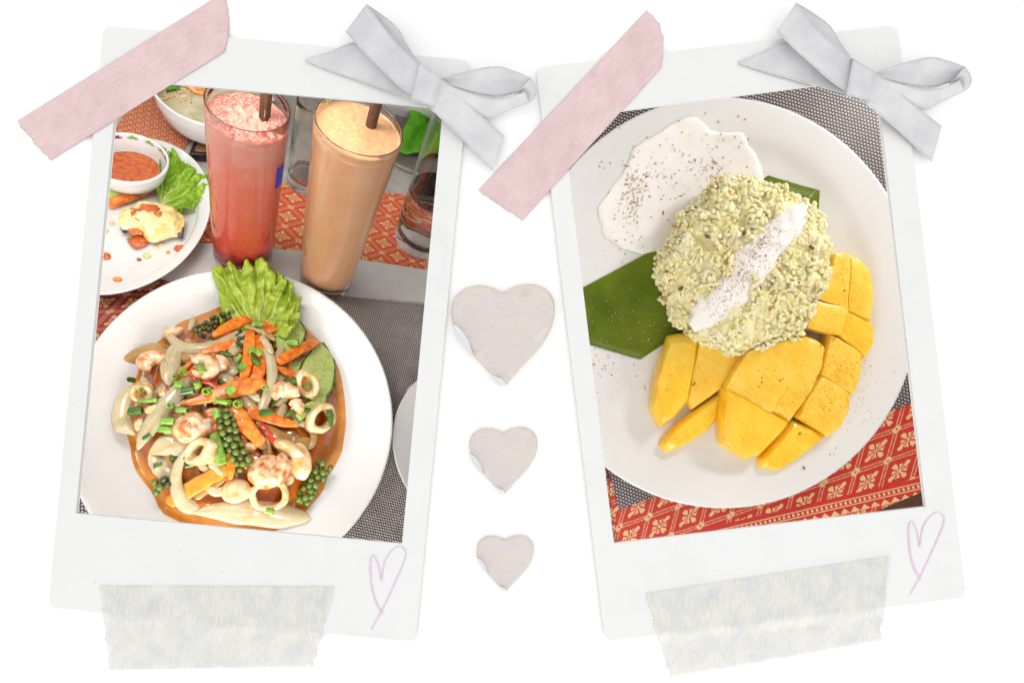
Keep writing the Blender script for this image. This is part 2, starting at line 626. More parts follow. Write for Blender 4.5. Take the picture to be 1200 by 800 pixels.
def tape_mat(name, a, b_, rot, alpha=None, stretch=9.0, sc=330):
    b = NB(name)
    co = b.coord()
    mp = b.n('ShaderNodeMapping')
    mp.inputs['Rotation'].default_value = (0, 0, rot)
    b.l(co, mp.inputs[0])
    mp2 = b.n('ShaderNodeMapping')
    mp2.inputs['Scale'].default_value = (1, stretch, 1)
    b.l(mp.outputs[0], mp2.inputs[0])
    fib = b.noise(sc, 5, vec=mp2.outputs[0], dist=0.4)
    cl = b.noise(160, 4)
    f = b.math('ADD', b.math('MULTIPLY', fib, 0.55), b.math('MULTIPLY', cl, 0.45))
    b.l(b.ramp(f, [(0.36, a), (0.62, b_)]), b.b.inputs['Base Color'])
    b.set(Roughness=0.8)
    b.b.inputs['Specular IOR Level'].default_value = 0.15
    b.bump(fib, 0.3, 0.0001)
    if alpha: b.b.inputs['Alpha'].default_value = alpha
    return b.m


PINK = tape_mat('pink_paper_tape', lin(215, 187, 187), lin(230, 206, 204), math.radians(-33))
PINK2 = tape_mat('pink_paper_tape_steep', lin(215, 187, 187), lin(230, 206, 204), math.radians(-47))
WASHI = tape_mat('white_fibre_tape', lin(226, 227, 230), lin(254, 252, 242), math.radians(90), alpha=0.46, stretch=7, sc=420)


def ribbon_mat():
    b = NB('white_grosgrain_ribbon')
    co = b.coord()
    sep = b.n('ShaderNodeSeparateXYZ')
    b.l(co, sep.inputs[0])
    s1 = b.math('SINE', b.math('MULTIPLY', b.math('ADD', sep.outputs[0], sep.outputs[1]), 9000.0))
    s2 = b.math('SINE', b.math('MULTIPLY', b.math('SUBTRACT', sep.outputs[0], sep.outputs[1]), 9000.0))
    wv = b.math('MULTIPLY', s1, s2)
    f = b.math('ADD', b.math('MULTIPLY', wv, 0.10), b.noise(120, 4))
    b.l(b.ramp(f, [(0.3, lin(200, 200, 202)), (0.7, lin(222, 222, 223))]), b.b.inputs['Base Color'])
    b.set(Roughness=0.55)
    b.b.inputs['Specular IOR Level'].default_value = 0.3
    b.bump(wv, 0.3, 0.00005)
    return b.m


RIBBON = ribbon_mat()
RIBBON_EDGE = mat('ribbon_edge_cord', lin(196, 196, 197), lin(214, 214, 214), scale=900, rough=0.5)


def heart_mat():
    b = NB('weathered_white_paper')
    co = b.coord()
    mp = b.n('ShaderNodeMapping')
    mp.inputs['Scale'].default_value = (1, 5, 1)
    b.l(co, mp.inputs[0])
    big = b.noise(150, 5, dist=0.6)
    streak = b.noise(320, 5, vec=mp.outputs[0])
    f = b.math('ADD', b.math('MULTIPLY', big, 0.6), b.math('MULTIPLY', streak, 0.4))
    c = b.ramp(f, [(0.3, lin(198, 188, 176)), (0.45, lin(219, 211, 203)), (0.56, lin(214, 205, 204)), (0.7, lin(228, 221, 211))])
    sp = b.ramp(b.noise(520, 6, dist=1.2), [(0.66, (0, 0, 0)), (0.74, (0.5, 0.5, 0.5))])
    b.l(b.mix(sp, c, lin(190, 182, 176)), b.b.inputs['Base Color'])
    b.set(Roughness=0.75)
    b.b.inputs['Specular IOR Level'].default_value = 0.2
    b.bump(f, 0.5, 0.0006)
    return b.m


HEART = heart_mat()
HEART_EDGE = mat('tan_paper_edge', lin(196, 172, 136), lin(218, 204, 182), scale=400, rough=0.8, spec=0.2)
HEART_BACK = mat('paper_back', lin(214, 217, 222), lin(226, 228, 231), scale=200, rough=0.8, spec=0.2)


def weave_mat(name, light, dark, pitch, ang=0.0, aspect=1.0):
    b = NB(name)
    mp = b.n('ShaderNodeMapping')
    mp.inputs['Rotation'].default_value = (0, 0, ang)
    b.l(b.coord(), mp.inputs[0])
    sep = b.n('ShaderNodeSeparateXYZ')
    b.l(mp.outputs[0], sep.inputs[0])
    y = b.math('DIVIDE', sep.outputs[1], pitch * aspect)
    row = b.math('FLOOR', y)
    x = b.math('ADD', b.math('DIVIDE', sep.outputs[0], pitch), b.math('MULTIPLY', row, 0.5))
    fx = b.math('ABSOLUTE', b.math('SUBTRACT', b.math('FRACT', x), 0.5))
    fy = b.math('ABSOLUTE', b.math('SUBTRACT', b.math('FRACT', y), 0.5))
    d = b.math('ADD', b.math('POWER', b.math('DIVIDE', fx, 0.42), 3.0), b.math('POWER', b.math('DIVIDE', fy, 0.40), 3.0))
    bead = b.math('SUBTRACT', 1.0, d)
    bead = b.math('MINIMUM', b.math('MAXIMUM', b.math('MULTIPLY', bead, 1.6), 0.0), 1.0)
    big = b.noise(60, 3)
    lc = b.mix(big, tuple(x * 0.72 for x in light), tuple(min(1, x * 1.25) for x in light))
    b.l(b.mix(bead, dark, lc), b.b.inputs['Base Color'])
    b.set(Roughness=0.42)
    b.bump(bead, 0.8, pitch * 0.3)
    return b.m


MAT_DARK = weave_mat('dark_woven_vinyl', lin(214, 203, 198), lin(48, 42, 43), 0.0024, 0.12)
MAT_DARK_R = weave_mat('dark_woven_vinyl_right', lin(172, 160, 160), lin(30, 26, 28), 0.00225, 0.35)
MAT_GLARE = weave_mat('woven_vinyl_glare', lin(250, 248, 244), lin(216, 211, 205), 0.0021, 0.12)  # paler copy of the mat weave, glare put into its colour


def brocade_mat(name, red, gold, cw, ch, ang, thread=0.00055, off=(0, 0), border=None, bang=0.0):
    """red cloth with woven gold diamonds and flowers"""
    b = NB(name)
    mp = b.n('ShaderNodeMapping')
    mp.inputs['Rotation'].default_value = (0, 0, ang)
    mp.inputs['Location'].default_value = (off[0], off[1], 0)
    b.l(b.coord(), mp.inputs[0])
    sep = b.n('ShaderNodeSeparateXYZ')
    b.l(mp.outputs[0], sep.inputs[0])
    X = b.math('MULTIPLY', b.math('ROUND', b.math('DIVIDE', sep.outputs[0], thread)), thread)
    Y = b.math('MULTIPLY', b.math('ROUND', b.math('DIVIDE', sep.outputs[1], thread)), thread)
    a = b.math('DIVIDE', X, cw)
    c = b.math('DIVIDE', Y, ch)
    p = b.math('FRACT', b.math('ADD', a, c))
    q = b.math('FRACT', b.math('SUBTRACT', a, c))
    ip = b.math('SUBTRACT', 0.5, b.math('ABSOLUTE', b.math('SUBTRACT', p, 0.5)))
    iq = b.math('SUBTRACT', 0.5, b.math('ABSOLUTE', b.math('SUBTRACT', q, 0.5)))
    d = b.math('MINIMUM', ip, iq)
    # two fine gold lines along every diamond edge
    l1 = b.math('COMPARE', d, 0.052, 0.020)
    dots = b.math('GREATER_THAN', b.math('SINE', b.math('MULTIPLY', sep.outputs[0], 2 * PI / (thread * 2.6))), -0.45)
    l1 = b.math('MULTIPLY', l1, dots)
    dm = b.math('MAXIMUM', ip, iq)
    l2 = b.math('MULTIPLY', b.math('LESS_THAN', b.math('ADD', d, dm), 0.15), b.math('GREATER_THAN', b.math('ADD', d, dm), 0.045))
    # flower in the middle of the diamond
    x = b.math('SUBTRACT', b.math('SUBTRACT', p, 0.5), b.math('SUBTRACT', q, 0.5))
    y = b.math('ADD', b.math('SUBTRACT', p, 0.5), b.math('SUBTRACT', q, 0.5))
    r = b.math('SQRT', b.math('ADD', b.math('MULTIPLY', x, x), b.math('MULTIPLY', y, y)))
    th = b.math('ARCTAN2', y, x)
    pet = b.math('COSINE', b.math('MULTIPLY', th, 8.0))
    wid = b.math('SUBTRACT', b.math('MULTIPLY', b.math('ABSOLUTE', b.math('SUBTRACT', r, 0.34)), 4.0), 0.72)
    leafy = b.math('MULTIPLY', b.math('GREATER_THAN', pet, wid), b.math('COMPARE', r, 0.34, 0.24))
    m4 = b.math('COSINE', b.math('MULTIPLY', th, 4.0))
    leafy = b.math('MULTIPLY', leafy, b.math('LESS_THAN', r, b.math('ADD', 0.42, b.math('MULTIPLY', m4, 0.10))))
    core = b.math('LESS_THAN', r, 0.07)
    g = b.math('MAXIMUM', b.math('MAXIMUM', l1, l2), b.math('MAXIMUM', leafy, core))
    if border:      # stripes and zigzag along one long edge: border = (y0, height)
        y0, hh = border
        mb = b.n('ShaderNodeMapping')
        mb.inputs['Rotation'].default_value = (0, 0, bang)
        b.l(b.coord(), mb.inputs[0])
        sb = b.n('ShaderNodeSeparateXYZ')
        b.l(mb.outputs[0], sb.inputs[0])
        X, Y = sb.outputs[0], sb.outputs[1]
        bb = b.math('DIVIDE', b.math('SUBTRACT', Y, y0), hh)
        inside = b.math('MULTIPLY', b.math('GREATER_THAN', bb, 0.0), b.math('LESS_THAN', bb, 1.0))
        zz = b.math('PINGPONG', b.math('DIVIDE', X, hh * 0.55), 0.5)
        zig = b.math('GREATER_THAN', b.math('MULTIPLY', zz, 1.1), b.math('MULTIPLY', bb, 1.9))
        st1 = b.math('COMPARE', bb, 0.40, 0.03)
        dd = b.math('GREATER_THAN', b.math('SINE', b.math('MULTIPLY', X, 2 * PI / (thread * 6))), 0.0)
        st2 = b.math('MULTIPLY', b.math('COMPARE', bb, 0.56, 0.08), dd)
        st3 = b.math('COMPARE', bb, 0.72, 0.03)
        gb = b.math('MAXIMUM', b.math('MAXIMUM', zig, st1), b.math('MAXIMUM', st2, st3))
        g = b.math('ADD', b.math('MULTIPLY', g, b.math('SUBTRACT', 1.0, inside)), b.math('MULTIPLY', gb, inside))
    nz = b.noise(900, 2)
    rc = b.mix(nz, tuple(v * 0.75 for v in red), tuple(min(1, v * 1.2) for v in red))
    gc = b.mix(nz, tuple(v * 0.8 for v in gold), tuple(min(1, v * 1.12) for v in gold))
    b.l(b.mix(g, rc, gc), b.b.inputs['Base Color'])
    b.set(Roughness=0.6)
    b.b.inputs['Sheen Weight'].default_value = 0.15
    tb = b.math('ADD', b.math('MULTIPLY', g, 0.7), b.math('MULTIPLY', b.math('SINE', b.math('MULTIPLY', sep.outputs[1], 2 * PI / (thread * 2))), 0.3))
    b.bump(tb, 0.4, 0.0003)
    return b.m


_yb = [RT.at(1083, yy, 0.0014) for yy in (580, 558)]
_yy = [math.sin(-0.27) * p.x + math.cos(-0.27) * p.y for p in _yb]
RED_R = brocade_mat('red_gold_brocade', lin(190, 32, 22), lin(222, 186, 132), 0.0405, 0.0205, -0.84, border=(_yy[0], _yy[1] - _yy[0]), bang=-0.27)
RED_L = brocade_mat('red_gold_brocade_runner', lin(226, 84, 46), lin(248, 202, 140), 0.038, 0.032, 0.0)
RED_D = brocade_mat('dark_red_brocade', lin(150, 30, 22), lin(206, 168, 120), 0.040, 0.022, -0.8)
RED_P = brocade_mat('pale_red_brocade', lin(200, 96, 66), lin(232, 186, 140), 0.014, 0.010, 0.7)


# ================================================================== THE SETTING: white board with two openings, two tables below it
WIN_L = [(138, 92.7), (519, 127), (471, 637), (88.7, 601.4)]
WIN_R = [(659, 139), (1027, 91), (1085, 593.5), (719.5, 636.4)]
OUT_L = [(121.5, 31), (551.5, 71), (487, 751), (56.5, 711)]
OUT_R = [(628, 80), (1051.5, 29.5), (1132, 699.5), (709, 750.5)]


def grow(q, d):
    c = np.mean(np.array(q), 0)
    return [tuple(np.array(p) + (np.array(p) - c) / np.linalg.norm(np.array(p) - c) * d) for p in q]


board = obj('white_board', slab([[(-0.45, -0.34), (0.45, -0.34), (0.45, 0.34), (-0.45, 0.34)],
                                 [B(*p) for p in grow(WIN_L, 5)], [B(*p) for p in grow(WIN_R, 5)]], -0.002, 0.0), WHITE, smooth=False)
tag(board, kind='structure')


def sheet_px(plane, poly, z0, z1):
    return slab([[plane.at(x, y, z1)[:2] for x, y in poly]], z0, z1)


def sheet_uv(poly, z0, z1):
    return slab([poly], z0, z1)


# left table (seen at a slant) and right table (seen from above)
o = obj('left_table_top', sheet_uv([(-0.36, -0.30), (0.42, -0.30), (0.42, 0.75), (-0.36, 0.75)], -0.02, 0.0), CLOTH, LT.M, smooth=False)
tag(o, kind='structure')
o = obj('right_table_top', sheet_uv([(-0.185, -0.34), (0.40, -0.34), (0.40, 0.34), (-0.185, 0.34)], -0.02, 0.0), TABLEWOOD, RT.M, smooth=False)
tag(o, kind='structure')

# unseen pale walls added under the board to bounce the lamp light
BOUNCE_W = mat('pale_bounce_wall', (0.78, 0.77, 0.75), rough=0.9, spec=0.1)


def wall(name, x0, x1, y0, y1, z0, z1):
    V = [Vector((x, y, z)) for x in (x0, x1) for y in (y0, y1) for z in (z0, z1)]
    tag(obj(name, (V, [(0, 1, 3, 2), (4, 6, 7, 5), (0, 4, 5, 1), (2, 3, 7, 6), (0, 2, 6, 4), (1, 5, 7, 3)]), BOUNCE_W, smooth=False), kind='structure')


wall('light_block_wall', -0.004, 0.0, -0.335, 0.335, -0.205, -0.0025)  # divider added to keep one table's lamps off the other
wall('left_bounce_wall', -0.45, -0.446, -0.335, 0.335, -0.9, -0.0025)
wall('right_bounce_wall', 0.446, 0.45, -0.335, 0.335, -0.5, -0.0025)
wall('back_bounce_wall', -0.445, 0.445, 0.336, 0.34, -0.95, -0.0025)

# ------------------------------------------------------------------ cloths and mats on the left table
def cloth_obj(name, plane, poly, z0, z1, m, label, cat, group=None):
    o = obj(name, sheet_px(plane, poly, z0, z1), m, plane.M, smooth=False)
    return tag(o, label, cat, group)


cloth_obj('table_runner', LT, [(228, 210), (345, 215), (470, 228), (640, 246), (660, 345), (500.6, 317), (421, 305), (352, 295), (270, 287), (215, 284)], 0.0004, 0.0014, RED_L,
          'orange red table runner with gold diamonds, crossing behind the two drinks', 'table runner')
cloth_obj('placemat', LT, [(60, 292), (215, 283), (352, 294), (421, 304), (500.6, 316), (640, 344), (640, 380), (500, 358), (385, 346), (250, 336), (60, 330)], 0.0016, 0.0026, MAT_GLARE,
          'woven placemat strip with pale glare painted in, under the bases of the two drinks', 'placemat')
cloth_obj('placemat', LT, [(60, 325), (250, 333), (385, 345), (500, 357), (640, 380), (600, 760), (40, 760), (20, 520)], 0.0028, 0.0040, MAT_DARK,
          'dark grey woven placemat under the stir-fry platter', 'placemat')
cloth_obj('red_place_cloth', LT, [(40, 330), (175, 322), (205, 332), (150, 372), (95, 440), (30, 450)], 0.0042, 0.0050, RED_D,
          'dark red cloth corner with gold lines peeking between the two white plates', 'cloth')
cloth_obj('red_place_cloth', LT, [(60, 30), (195, 40), (246, 120), (215, 176), (100, 300), (20, 300)], 0.0006, 0.0016, RED_P,
          'faded coral brocade cloth with a raised fold behind the dipping bowl', 'cloth')
# its fold
f0, f1 = LT.at(150, 190), LT.at(200, 108)
o = obj('fold', ribbon([f0 + Vector((0, 0, 0.002)), (f0 + f1) / 2 + Vector((0, 0, 0.0026)), f1 + Vector((0, 0, 0.002))], [0.004] * 3, 0.004, n=14), RED_P, LT.M)
o.parent = bpy.data.objects['red_place_cloth.001']
o.matrix_world = LT.M

# ------------------------------------------------------------------ cloths and mats on the right table
cloth_obj('table_runner', RT, [(640, 560), (720, 560), (1046, 430), (1180, 380), (1240, 520), (1086, 574), (1042, 592), (940, 640), (860, 670), (700, 720), (560, 760)], 0.0004, 0.0014, RED_R,
          'bright red cloth with gold diamonds and flowers below the mango plate', 'table runner')
cloth_obj('placemat', RT, [(600, -80), (1220, -80), (1240, 410), (1070, 470.5), (1042, 482), (767, 582), (725.5, 597), (714, 555), (645, 335), (530, 335), (530, -80)], 0.0016, 0.0028, MAT_DARK_R,
          'dark grey woven placemat under the mango dessert plate', 'placemat')
cloth_obj('side_strip', RT, [(600, 500), (703, 505), (724, 640), (735, 700), (640, 700)], 0.0016, 0.0022, RED_D,
          'dark red zigzag side strip at the corner of the red cloth', 'cloth')


# ================================================================== ON THE BOARD: instant photo frames, tape, ribbons, hearts
def frame(label, out, win, pen_off):
    t = thing('instant_photo_frame', label, 'photo frame', Matrix.Translation(B(*np.mean(np.array(out), 0))))
    inv = t.matrix_world.inverted()
    z0, z1 = 0.0003, 0.0011
    O = resample(out, 260, 1)
    O = [p + np.array((noise.noise(Vector((p[0] * 0.08, p[1] * 0.08, 1))), noise.noise(Vector((p[0] * 0.08, p[1] * 0.08, 9))))) * 0.7 for p in O]
    ob = [inv @ B(p[0], p[1], z1) for p in O]
    ib = [inv @ B(p[0], p[1], z1) for p in win]
    V, Fc = slab([ob, ib], z0, z1)
    idx = []
    n = len(ob) + 4
    for f in Fc: idx.append(1 if (min(f) < n <= max(f)) else 0)
    obj('card', (V, Fc), [FRAME, FRAME_EDGE], None, t, smooth=False, idx=idx)
    pts = [(435, 737), (448, 714), (463, 682), (474, 656), (475, 645), (468, 639.5), (458, 646), (450, 660), (447, 681), (444, 664), (438, 650.5), (434, 659), (435.5, 686), (441, 706), (448, 719)]
    P = catmull([(x + pen_off[0], y + pen_off[1]) for x, y in pts], 90)
    V, Fc = [], []
    for i, p in enumerate(P):
        a, c = P[max(i - 1, 0)], P[min(i + 1, 89)]
        d = (c - a) / max(np.linalg.norm(c - a), 1e-6)
        wd = 0.75 + 0.45 * abs(noise.noise(Vector((i * 0.13, pen_off[0], 0)))) + 0.3 * d[0]
        for s in (-1, 1): V.append(inv @ B(p[0] - d[1] * s * wd, p[1] + d[0] * s * wd, z1 + 0.00006 + i * 0.0000015))
    for i in range(89): Fc.append((2 * i, 2 * i + 1, 2 * i + 3, 2 * i + 2))
    o = obj('drawn_heart', (V, Fc), PEN, None, t)
    solid(o, 0.00003, -1)
    o['label'] = 'lilac heart drawn with a pen on the card corner'
    return t


frame('white instant-photo frame around the seafood stir-fry and two drinks', OUT_L, WIN_L, (0, 0))
frame('white instant-photo frame around the mango and sticky rice dessert', OUT_R, WIN_R, (631, -40))


def inside(q, p):
    q = np.array(q)
    m = 1e9
    c = q.mean(0)
    for i in range(4):
        a, b_ = q[i], q[(i + 1) % 4]
        nrm = np.array((b_[1] - a[1], a[0] - b_[0]))
        nrm = nrm / np.linalg.norm(nrm)
        if nrm @ (c - a) < 0: nrm = -nrm
        m = min(m, nrm @ (np.array(p) - a))
    return m


def over(px, py):
    d = max(inside(OUT_L, (px, py)), inside(OUT_R, (px, py)))
    return 0.00012 + 0.00112 * (lambda q: q * q * (3 - 2 * q))(max(0.0, min(1.0, (d + 12) / 14)))


def tape(name, label, cat, c, m, jag, seed, group, th=0.00008, end=6):
    """c = four corners in photo pixels: start-top, end-top, end-bottom, start-bottom"""
    c = [np.array(p, float) for p in c]
    nu, nv = 90, 40
    L = np.linalg.norm(c[1] - c[0])
    ax = (c[1] - c[0]) / L

    def fn(s, t):
        a = c[0] + (c[3] - c[0]) * t
        b_ = c[1] + (c[2] - c[1]) * t
        ja = jag * (noise.noise(Vector((t * 9, seed, 0))) + 0.6 * noise.noise(Vector((t * 26, seed, 3))))
        jb = jag * (noise.noise(Vector((t * 9, seed, 7))) + 0.6 * noise.noise(Vector((t * 26, seed, 5)))) + end * math.sin(PI * t)
        p = a + ax * ja + (b_ + ax * jb - a - ax * ja) * s
        z = over(p[0], p[1]) + 0.00005 * noise.noise(Vector((p[0] * 0.06, p[1] * 0.06, seed)))
        return B(p[0], p[1], z + 0.0001)
    o = obj(name, grid(fn, nu, nv), m, recenter=True)
    solid(o, th, 1)
    return tag(o, label, cat, group)


tape('pink_tape', 'wide dusty pink paper tape across the corner of the stir-fry frame', 'tape', [(19.5, 142.5), (262, -8), (264, 60), (59, 188)], PINK, 2.4, 1.3, None)
tape('pink_tape', 'dusty pink paper tape across the corner of the mango dessert frame', 'tape', [(560, 223.5), (757.5, 12.8), (775, 79), (612.5, 258)], PINK2, 2.4, 5.3, None, end=13)
tape('white_tape', 'translucent white fibre tape under the stir-fry picture', 'tape', [(117, 686), (391, 687), (366, 780), (129, 784)], WASHI, 2.6, 2.2, None, end=1)
tape('white_tape', 'translucent white fibre tape under the mango dessert picture', 'tape', [(757, 695), (1042, 651), (1031, 750), (785, 794)], WASHI, 2.6, 8.2, None, end=1)

# ------------------------------------------------------------------ ribbon bows
def loft(A, Bp, n=40, m=12, sag=0.0):
    a = catmull(A, n)
    b_ = catmull(Bp, n)

    def fn(s, t):
        i = round(s * (n - 1))
        p = a[i] * (1 - t) + b_[i] * t
        z = p[2] + sag * math.sin(PI * t) + 0.00012 * noise.noise(Vector((p[0] * 0.05, p[1] * 0.05, 2.0)))
        return B(p[0], p[1], z)
    return grid(fn, n, m), a, b_


def bow(label, fn):
    t = thing('ribbon_bow', label, 'ribbon bow', Matrix.Translation(B(*fn(500, 98))), 'ribbon bows tied at the frame corners')
    inv = t.matrix_world.inverted()

    def part(name, A, Bp, sag=0.0, hem=True, n=40):
        A = [fn(x, y) + (z * 0.001,) for x, y, z in A]
        Bp = [fn(x, y) + (z * 0.001,) for x, y, z in Bp]
        (V, Fc), a, b_ = loft(A, Bp, n, 12, sag)
        o = obj(name, ([inv @ v for v in V], Fc), RIBBON, None, t)
        solid(o, 0.00018, 0)
        if hem:
            for e in (a, b_):
                h = obj('hem', tube([inv @ B(p[0], p[1], p[2]) for p in e], [0.00017] * len(e), 6), RIBBON_EDGE, None, o)
        return o
    # left tail (lies flat under the loop)
    part('tail', [(357.5, 71, 1.6), (385, 62, 1.8), (418, 51, 2.2), (450, 75, 3.0), (484, 96, 3.6)], [(358.5, 71.6, 1.6), (390, 84, 1.7), (420, 94, 1.9), (455, 106, 2.6), (483, 115, 3.4)])
    # left loop: underside, then the front band
    part('loop', [(430, 6, 5.0), (450, 20, 4.6), (467, 35, 4.0), (478, 55, 3.8), (490, 74, 4.2)], [(408, 36, 3.0), (440, 60, 2.6), (455, 78, 2.6), (470, 92, 3.0), (484, 104, 3.8)])
    part('loop', [(429.5, 5.5, 5.2), (444, 26, 7.2), (460, 46, 7.0), (476, 63, 6.0), (492, 76, 5.2)], [(405.5, 37.5, 3.2), (424, 58, 5.2), (444, 78, 5.6), (463, 97, 5.2), (483, 113, 4.6)], 0.0004)
    # right loop: back band, bend, front band
    part('loop', [(516, 93, 4.6), (548, 84, 5.6), (581, 78.5, 6.4), (603, 84, 7.0), (622, 92, 6.6)], [(522, 98, 3.6), (555, 108, 3.2), (583, 113, 2.6), (604, 109, 2.6), (617, 112, 3.2)], -0.0005)
    part('loop', [(622, 91.5, 6.6), (627, 100, 6.4), (629, 108, 5.6), (624, 117, 4.4), (614, 122.5, 3.0)], [(604, 111, 3.4), (607, 107, 3.0), (609, 108, 2.6), (610, 112, 2.2), (606, 117, 1.9)], 0.0004)
    part('loop', [(516, 97, 4.8), (545, 108, 4.4), (572, 116, 4.0), (592, 116, 4.4), (616, 108, 5.6)], [(520, 108, 3.6), (545, 124, 2.6), (571, 138, 1.9), (598, 128, 2.2), (620, 120, 3.6)], 0.0003)
    # right tail
    part('tail', [(513, 90, 5.2), (535, 107, 4.0), (556, 129, 2.8), (575, 146, 2.0), (590.5, 160, 1.6)], [(494, 119, 5.0), (515, 137, 3.8), (540, 161, 2.6), (560, 182, 1.9), (577, 199.5, 1.5)], 0.0003)
    # knot wrapped round the middle
    part('knot', [(492, 74, 4.6), (493, 75.5, 7.0), (502, 82, 7.8), (513, 89, 7.2), (518.5, 92.5, 4.8)], [(481, 116, 4.0), (483, 117.5, 6.4), (492, 119, 7.4), (503, 123, 6.8), (509.5, 126, 4.2)], 0.0004)
    return t


bow('white ribbon bow beside the drinks, on the stir-fry frame', lambda x, y: (x, y))


def bow2(x, y):
    a = math.radians(-3.4)
    dx, dy = x - 357.5, y - 71
    return (865 + dx * math.cos(a) - dy * math.sin(a), 73.5 + dx * math.sin(a) + dy * math.cos(a))


bow('white ribbon bow on the upper corner of the mango dessert frame', bow2)

# ------------------------------------------------------------------ paper hearts
HO = [(589.7, 343.6), (601, 336.6), (611, 333.6), (622, 333), (631, 334.6), (639.6, 339), (646, 346), (649, 353), (650, 367), (645, 386.5), (632.6, 406.7), (611.6, 428.6), (592.3, 450.5), (587, 451), (576.5, 439), (553.8, 415.4), (541.5, 400.5), (531, 379.5), (529, 363.8), (532.8, 348), (545, 337.5), (560.8, 334), (574.8, 336.6)]


def heart(label, ox, oy, s):
    def tr(p): return (ox + (p[0] - 528.5) * s, oy + (p[1] - 333) * s)
    t = thing('paper_heart', label, 'paper heart', Matrix.Translation(B(*tr((589, 390)))))
    inv = t.matrix_world.inverted()
    O = resample(HO, 150, 1)
    c = np.array((588.0, 385.0))
    k = s * 0.9 + 0.1
    rings = [(0.995, 0.00015), (1.0, 0.0009), (0.985, 0.00125), (0.95, 0.0014), (0.85, 0.0013), (0.7, 0.0013), (0.5, 0.0013), (0.25, 0.0013)]
    V, Fc, idx = [], [], []
    n = len(O)
    for r, h in rings:
        for p in O:
            q = c + (p - c) * r
            # lower left edge of the top sheet is curled away
            z = h * k
            if r > 0.3: z += 0.00035 * k * noise.noise(Vector((q[0] * 0.05, q[1] * 0.05, 0))) * min(1, (1 - r) * 8 + 0.2)
            e = (q[0] - 545) * 0.64 - (q[1] - 420) * 0.77
            if r > 0.8 and q[0] < 592 and q[1] > 372 and h > 0.0002:
                z += 0.0010 * k * max(0, 1 - abs(q[1] - 398) / 26) + 0.0009 * k * max(0, 1 - abs(q[1] - 443) / 10)
            V.append(inv @ B(*tr(q), z))
    m = len(rings)
    for i in range(m - 1):
        for j in range(n):
            j2 = (j + 1) % n
            Fc.append((i * n + j, i * n + j2, (i + 1) * n + j2, (i + 1) * n + j))
            idx.append(1 if i < 2 else 0)
    Fc.append(tuple(range(n))[::-1]); idx.append(1)
    V.append(inv @ B(*tr(c), 0.0013 * k))
    for j in range(n):
        Fc.append(((m - 1) * n + j, (m - 1) * n + (j + 1) % n, len(V) - 1)); idx.append(0)
    obj('heart_sheet', (V, Fc), [HEART, HEART_EDGE], None, t, idx=idx)
    # the two turned-up corners showing the paler back of the sheet
    for cu in ([(530.8, 379), (536, 382), (543, 389), (549, 399), (553.5, 412)], [(577, 438.5), (582, 441), (588, 443.5), (591, 446), (592, 449.5)]):
        out = [(530.4, 379), (533.5, 389), (540.5, 401), (547, 409), (554.5, 416.5)] if cu[0][0] < 540 else [(576.5, 439.5), (580, 444), (584, 448.5), (587.5, 451.4), (592.4, 450.8)]
        a = catmull(cu, 20)
        b_ = catmull(out, 20)

        def fn(u, v):
            i = round(u * 19)
            p = a[i] * (1 - v) + b_[i] * v
            z = (0.0027 - 0.0012 * v) * k + 0.0006 * k * math.sin(PI * v)
            return inv @ B(*tr(p), z)
        o = obj('curled_corner', grid(fn, 20, 8), HEART_BACK, None, t)
        solid(o, 0.00012, -1)
    return t


heart('largest weathered white paper heart with tan edges', 528.5, 333, 1.0)
heart('middle-sized weathered white paper heart', 549.5, 500.5, 0.66)
heart('smallest weathered white paper heart', 558, 627, 0.555)

# ================================================================== LEFT TABLE: plates, bowls, drinks
def circ_fit(plane, pts, h):
    Q = np.array([plane.at(x, y, h)[:2] for x, y in pts])
    A = np.c_[2 * Q, np.ones(len(Q))]
    s = np.linalg.lstsq(A, (Q ** 2).sum(1), rcond=None)[0]
    return s[0], s[1], math.sqrt(s[2] + s[0] ** 2 + s[1] ** 2)


def smooth_prof(pts, n=40):
    return [(max(0.0, p[0]), p[1]) for p in catmull(pts, n)]


def plate_prof(R, H, well=0.6, foot=0.55, t=0.004):
    """inside from the centre to the lip, then back underneath"""
    top = smooth_prof([(0, 0.0065), (R * 0.3, 0.0065), (R * (well - 0.06), 0.0072), (R * (well + 0.10), 0.0065 + (H - 0.0065) * 0.26), (R * 0.86, 0.0065 + (H - 0.0065) * 0.63), (R * 0.985, H)], 46)
    lip = [(R * 0.997, H + 0.0004), (R, H - 0.0008), (R * 0.994, H - 0.0024)]
    und = smooth_prof([(R * 0.97, H - t * 0.9), (R * 0.85, H * 0.6), (R * (foot + 0.03), 0.0035), (R * foot, 0.0)], 18)
    return top + lip + und + [(R * (foot - 0.03), 0.0), (R * (foot - 0.05), 0.002), (0, 0.002)]


Z0 = 0.0042       # top of the placemats on the left table
PR = 0.130
# --- the stir-fry platter: slightly oval
pm = LT.M @ Matrix.Translation(LT.at(291, 474, 0.026) * 1.0 - Vector((0, 0, 0.026 - Z0)))
o = obj('platter', lathe(plate_prof(PR, 0.0225, 0.60), 96, 1.0, 0.3035 / 0.26, 0.274), PORC2, pm)
tag(o, 'large white oval platter holding the seafood stir-fry', 'plate')
PC = LT.at(291, 474, 0.026)


def plate_r(u, v):
    du, dv = u - PC.x, v - PC.y
    c, s = math.cos(-0.274), math.sin(-0.274)
    x, y = du * c - dv * s, du * s + dv * c
    return math.hypot(x, y / 1.167) / PR


MC = LT.at(272, 478, 0.03)      # middle of the heap


def heap(u, v):
    r = math.hypot(u - MC.x, (v - MC.y) / 1.08) / 0.098
    f = max(0.0, 1 - r * r)
    return Z0 + 0.0112 + 0.027 * f ** 0.8


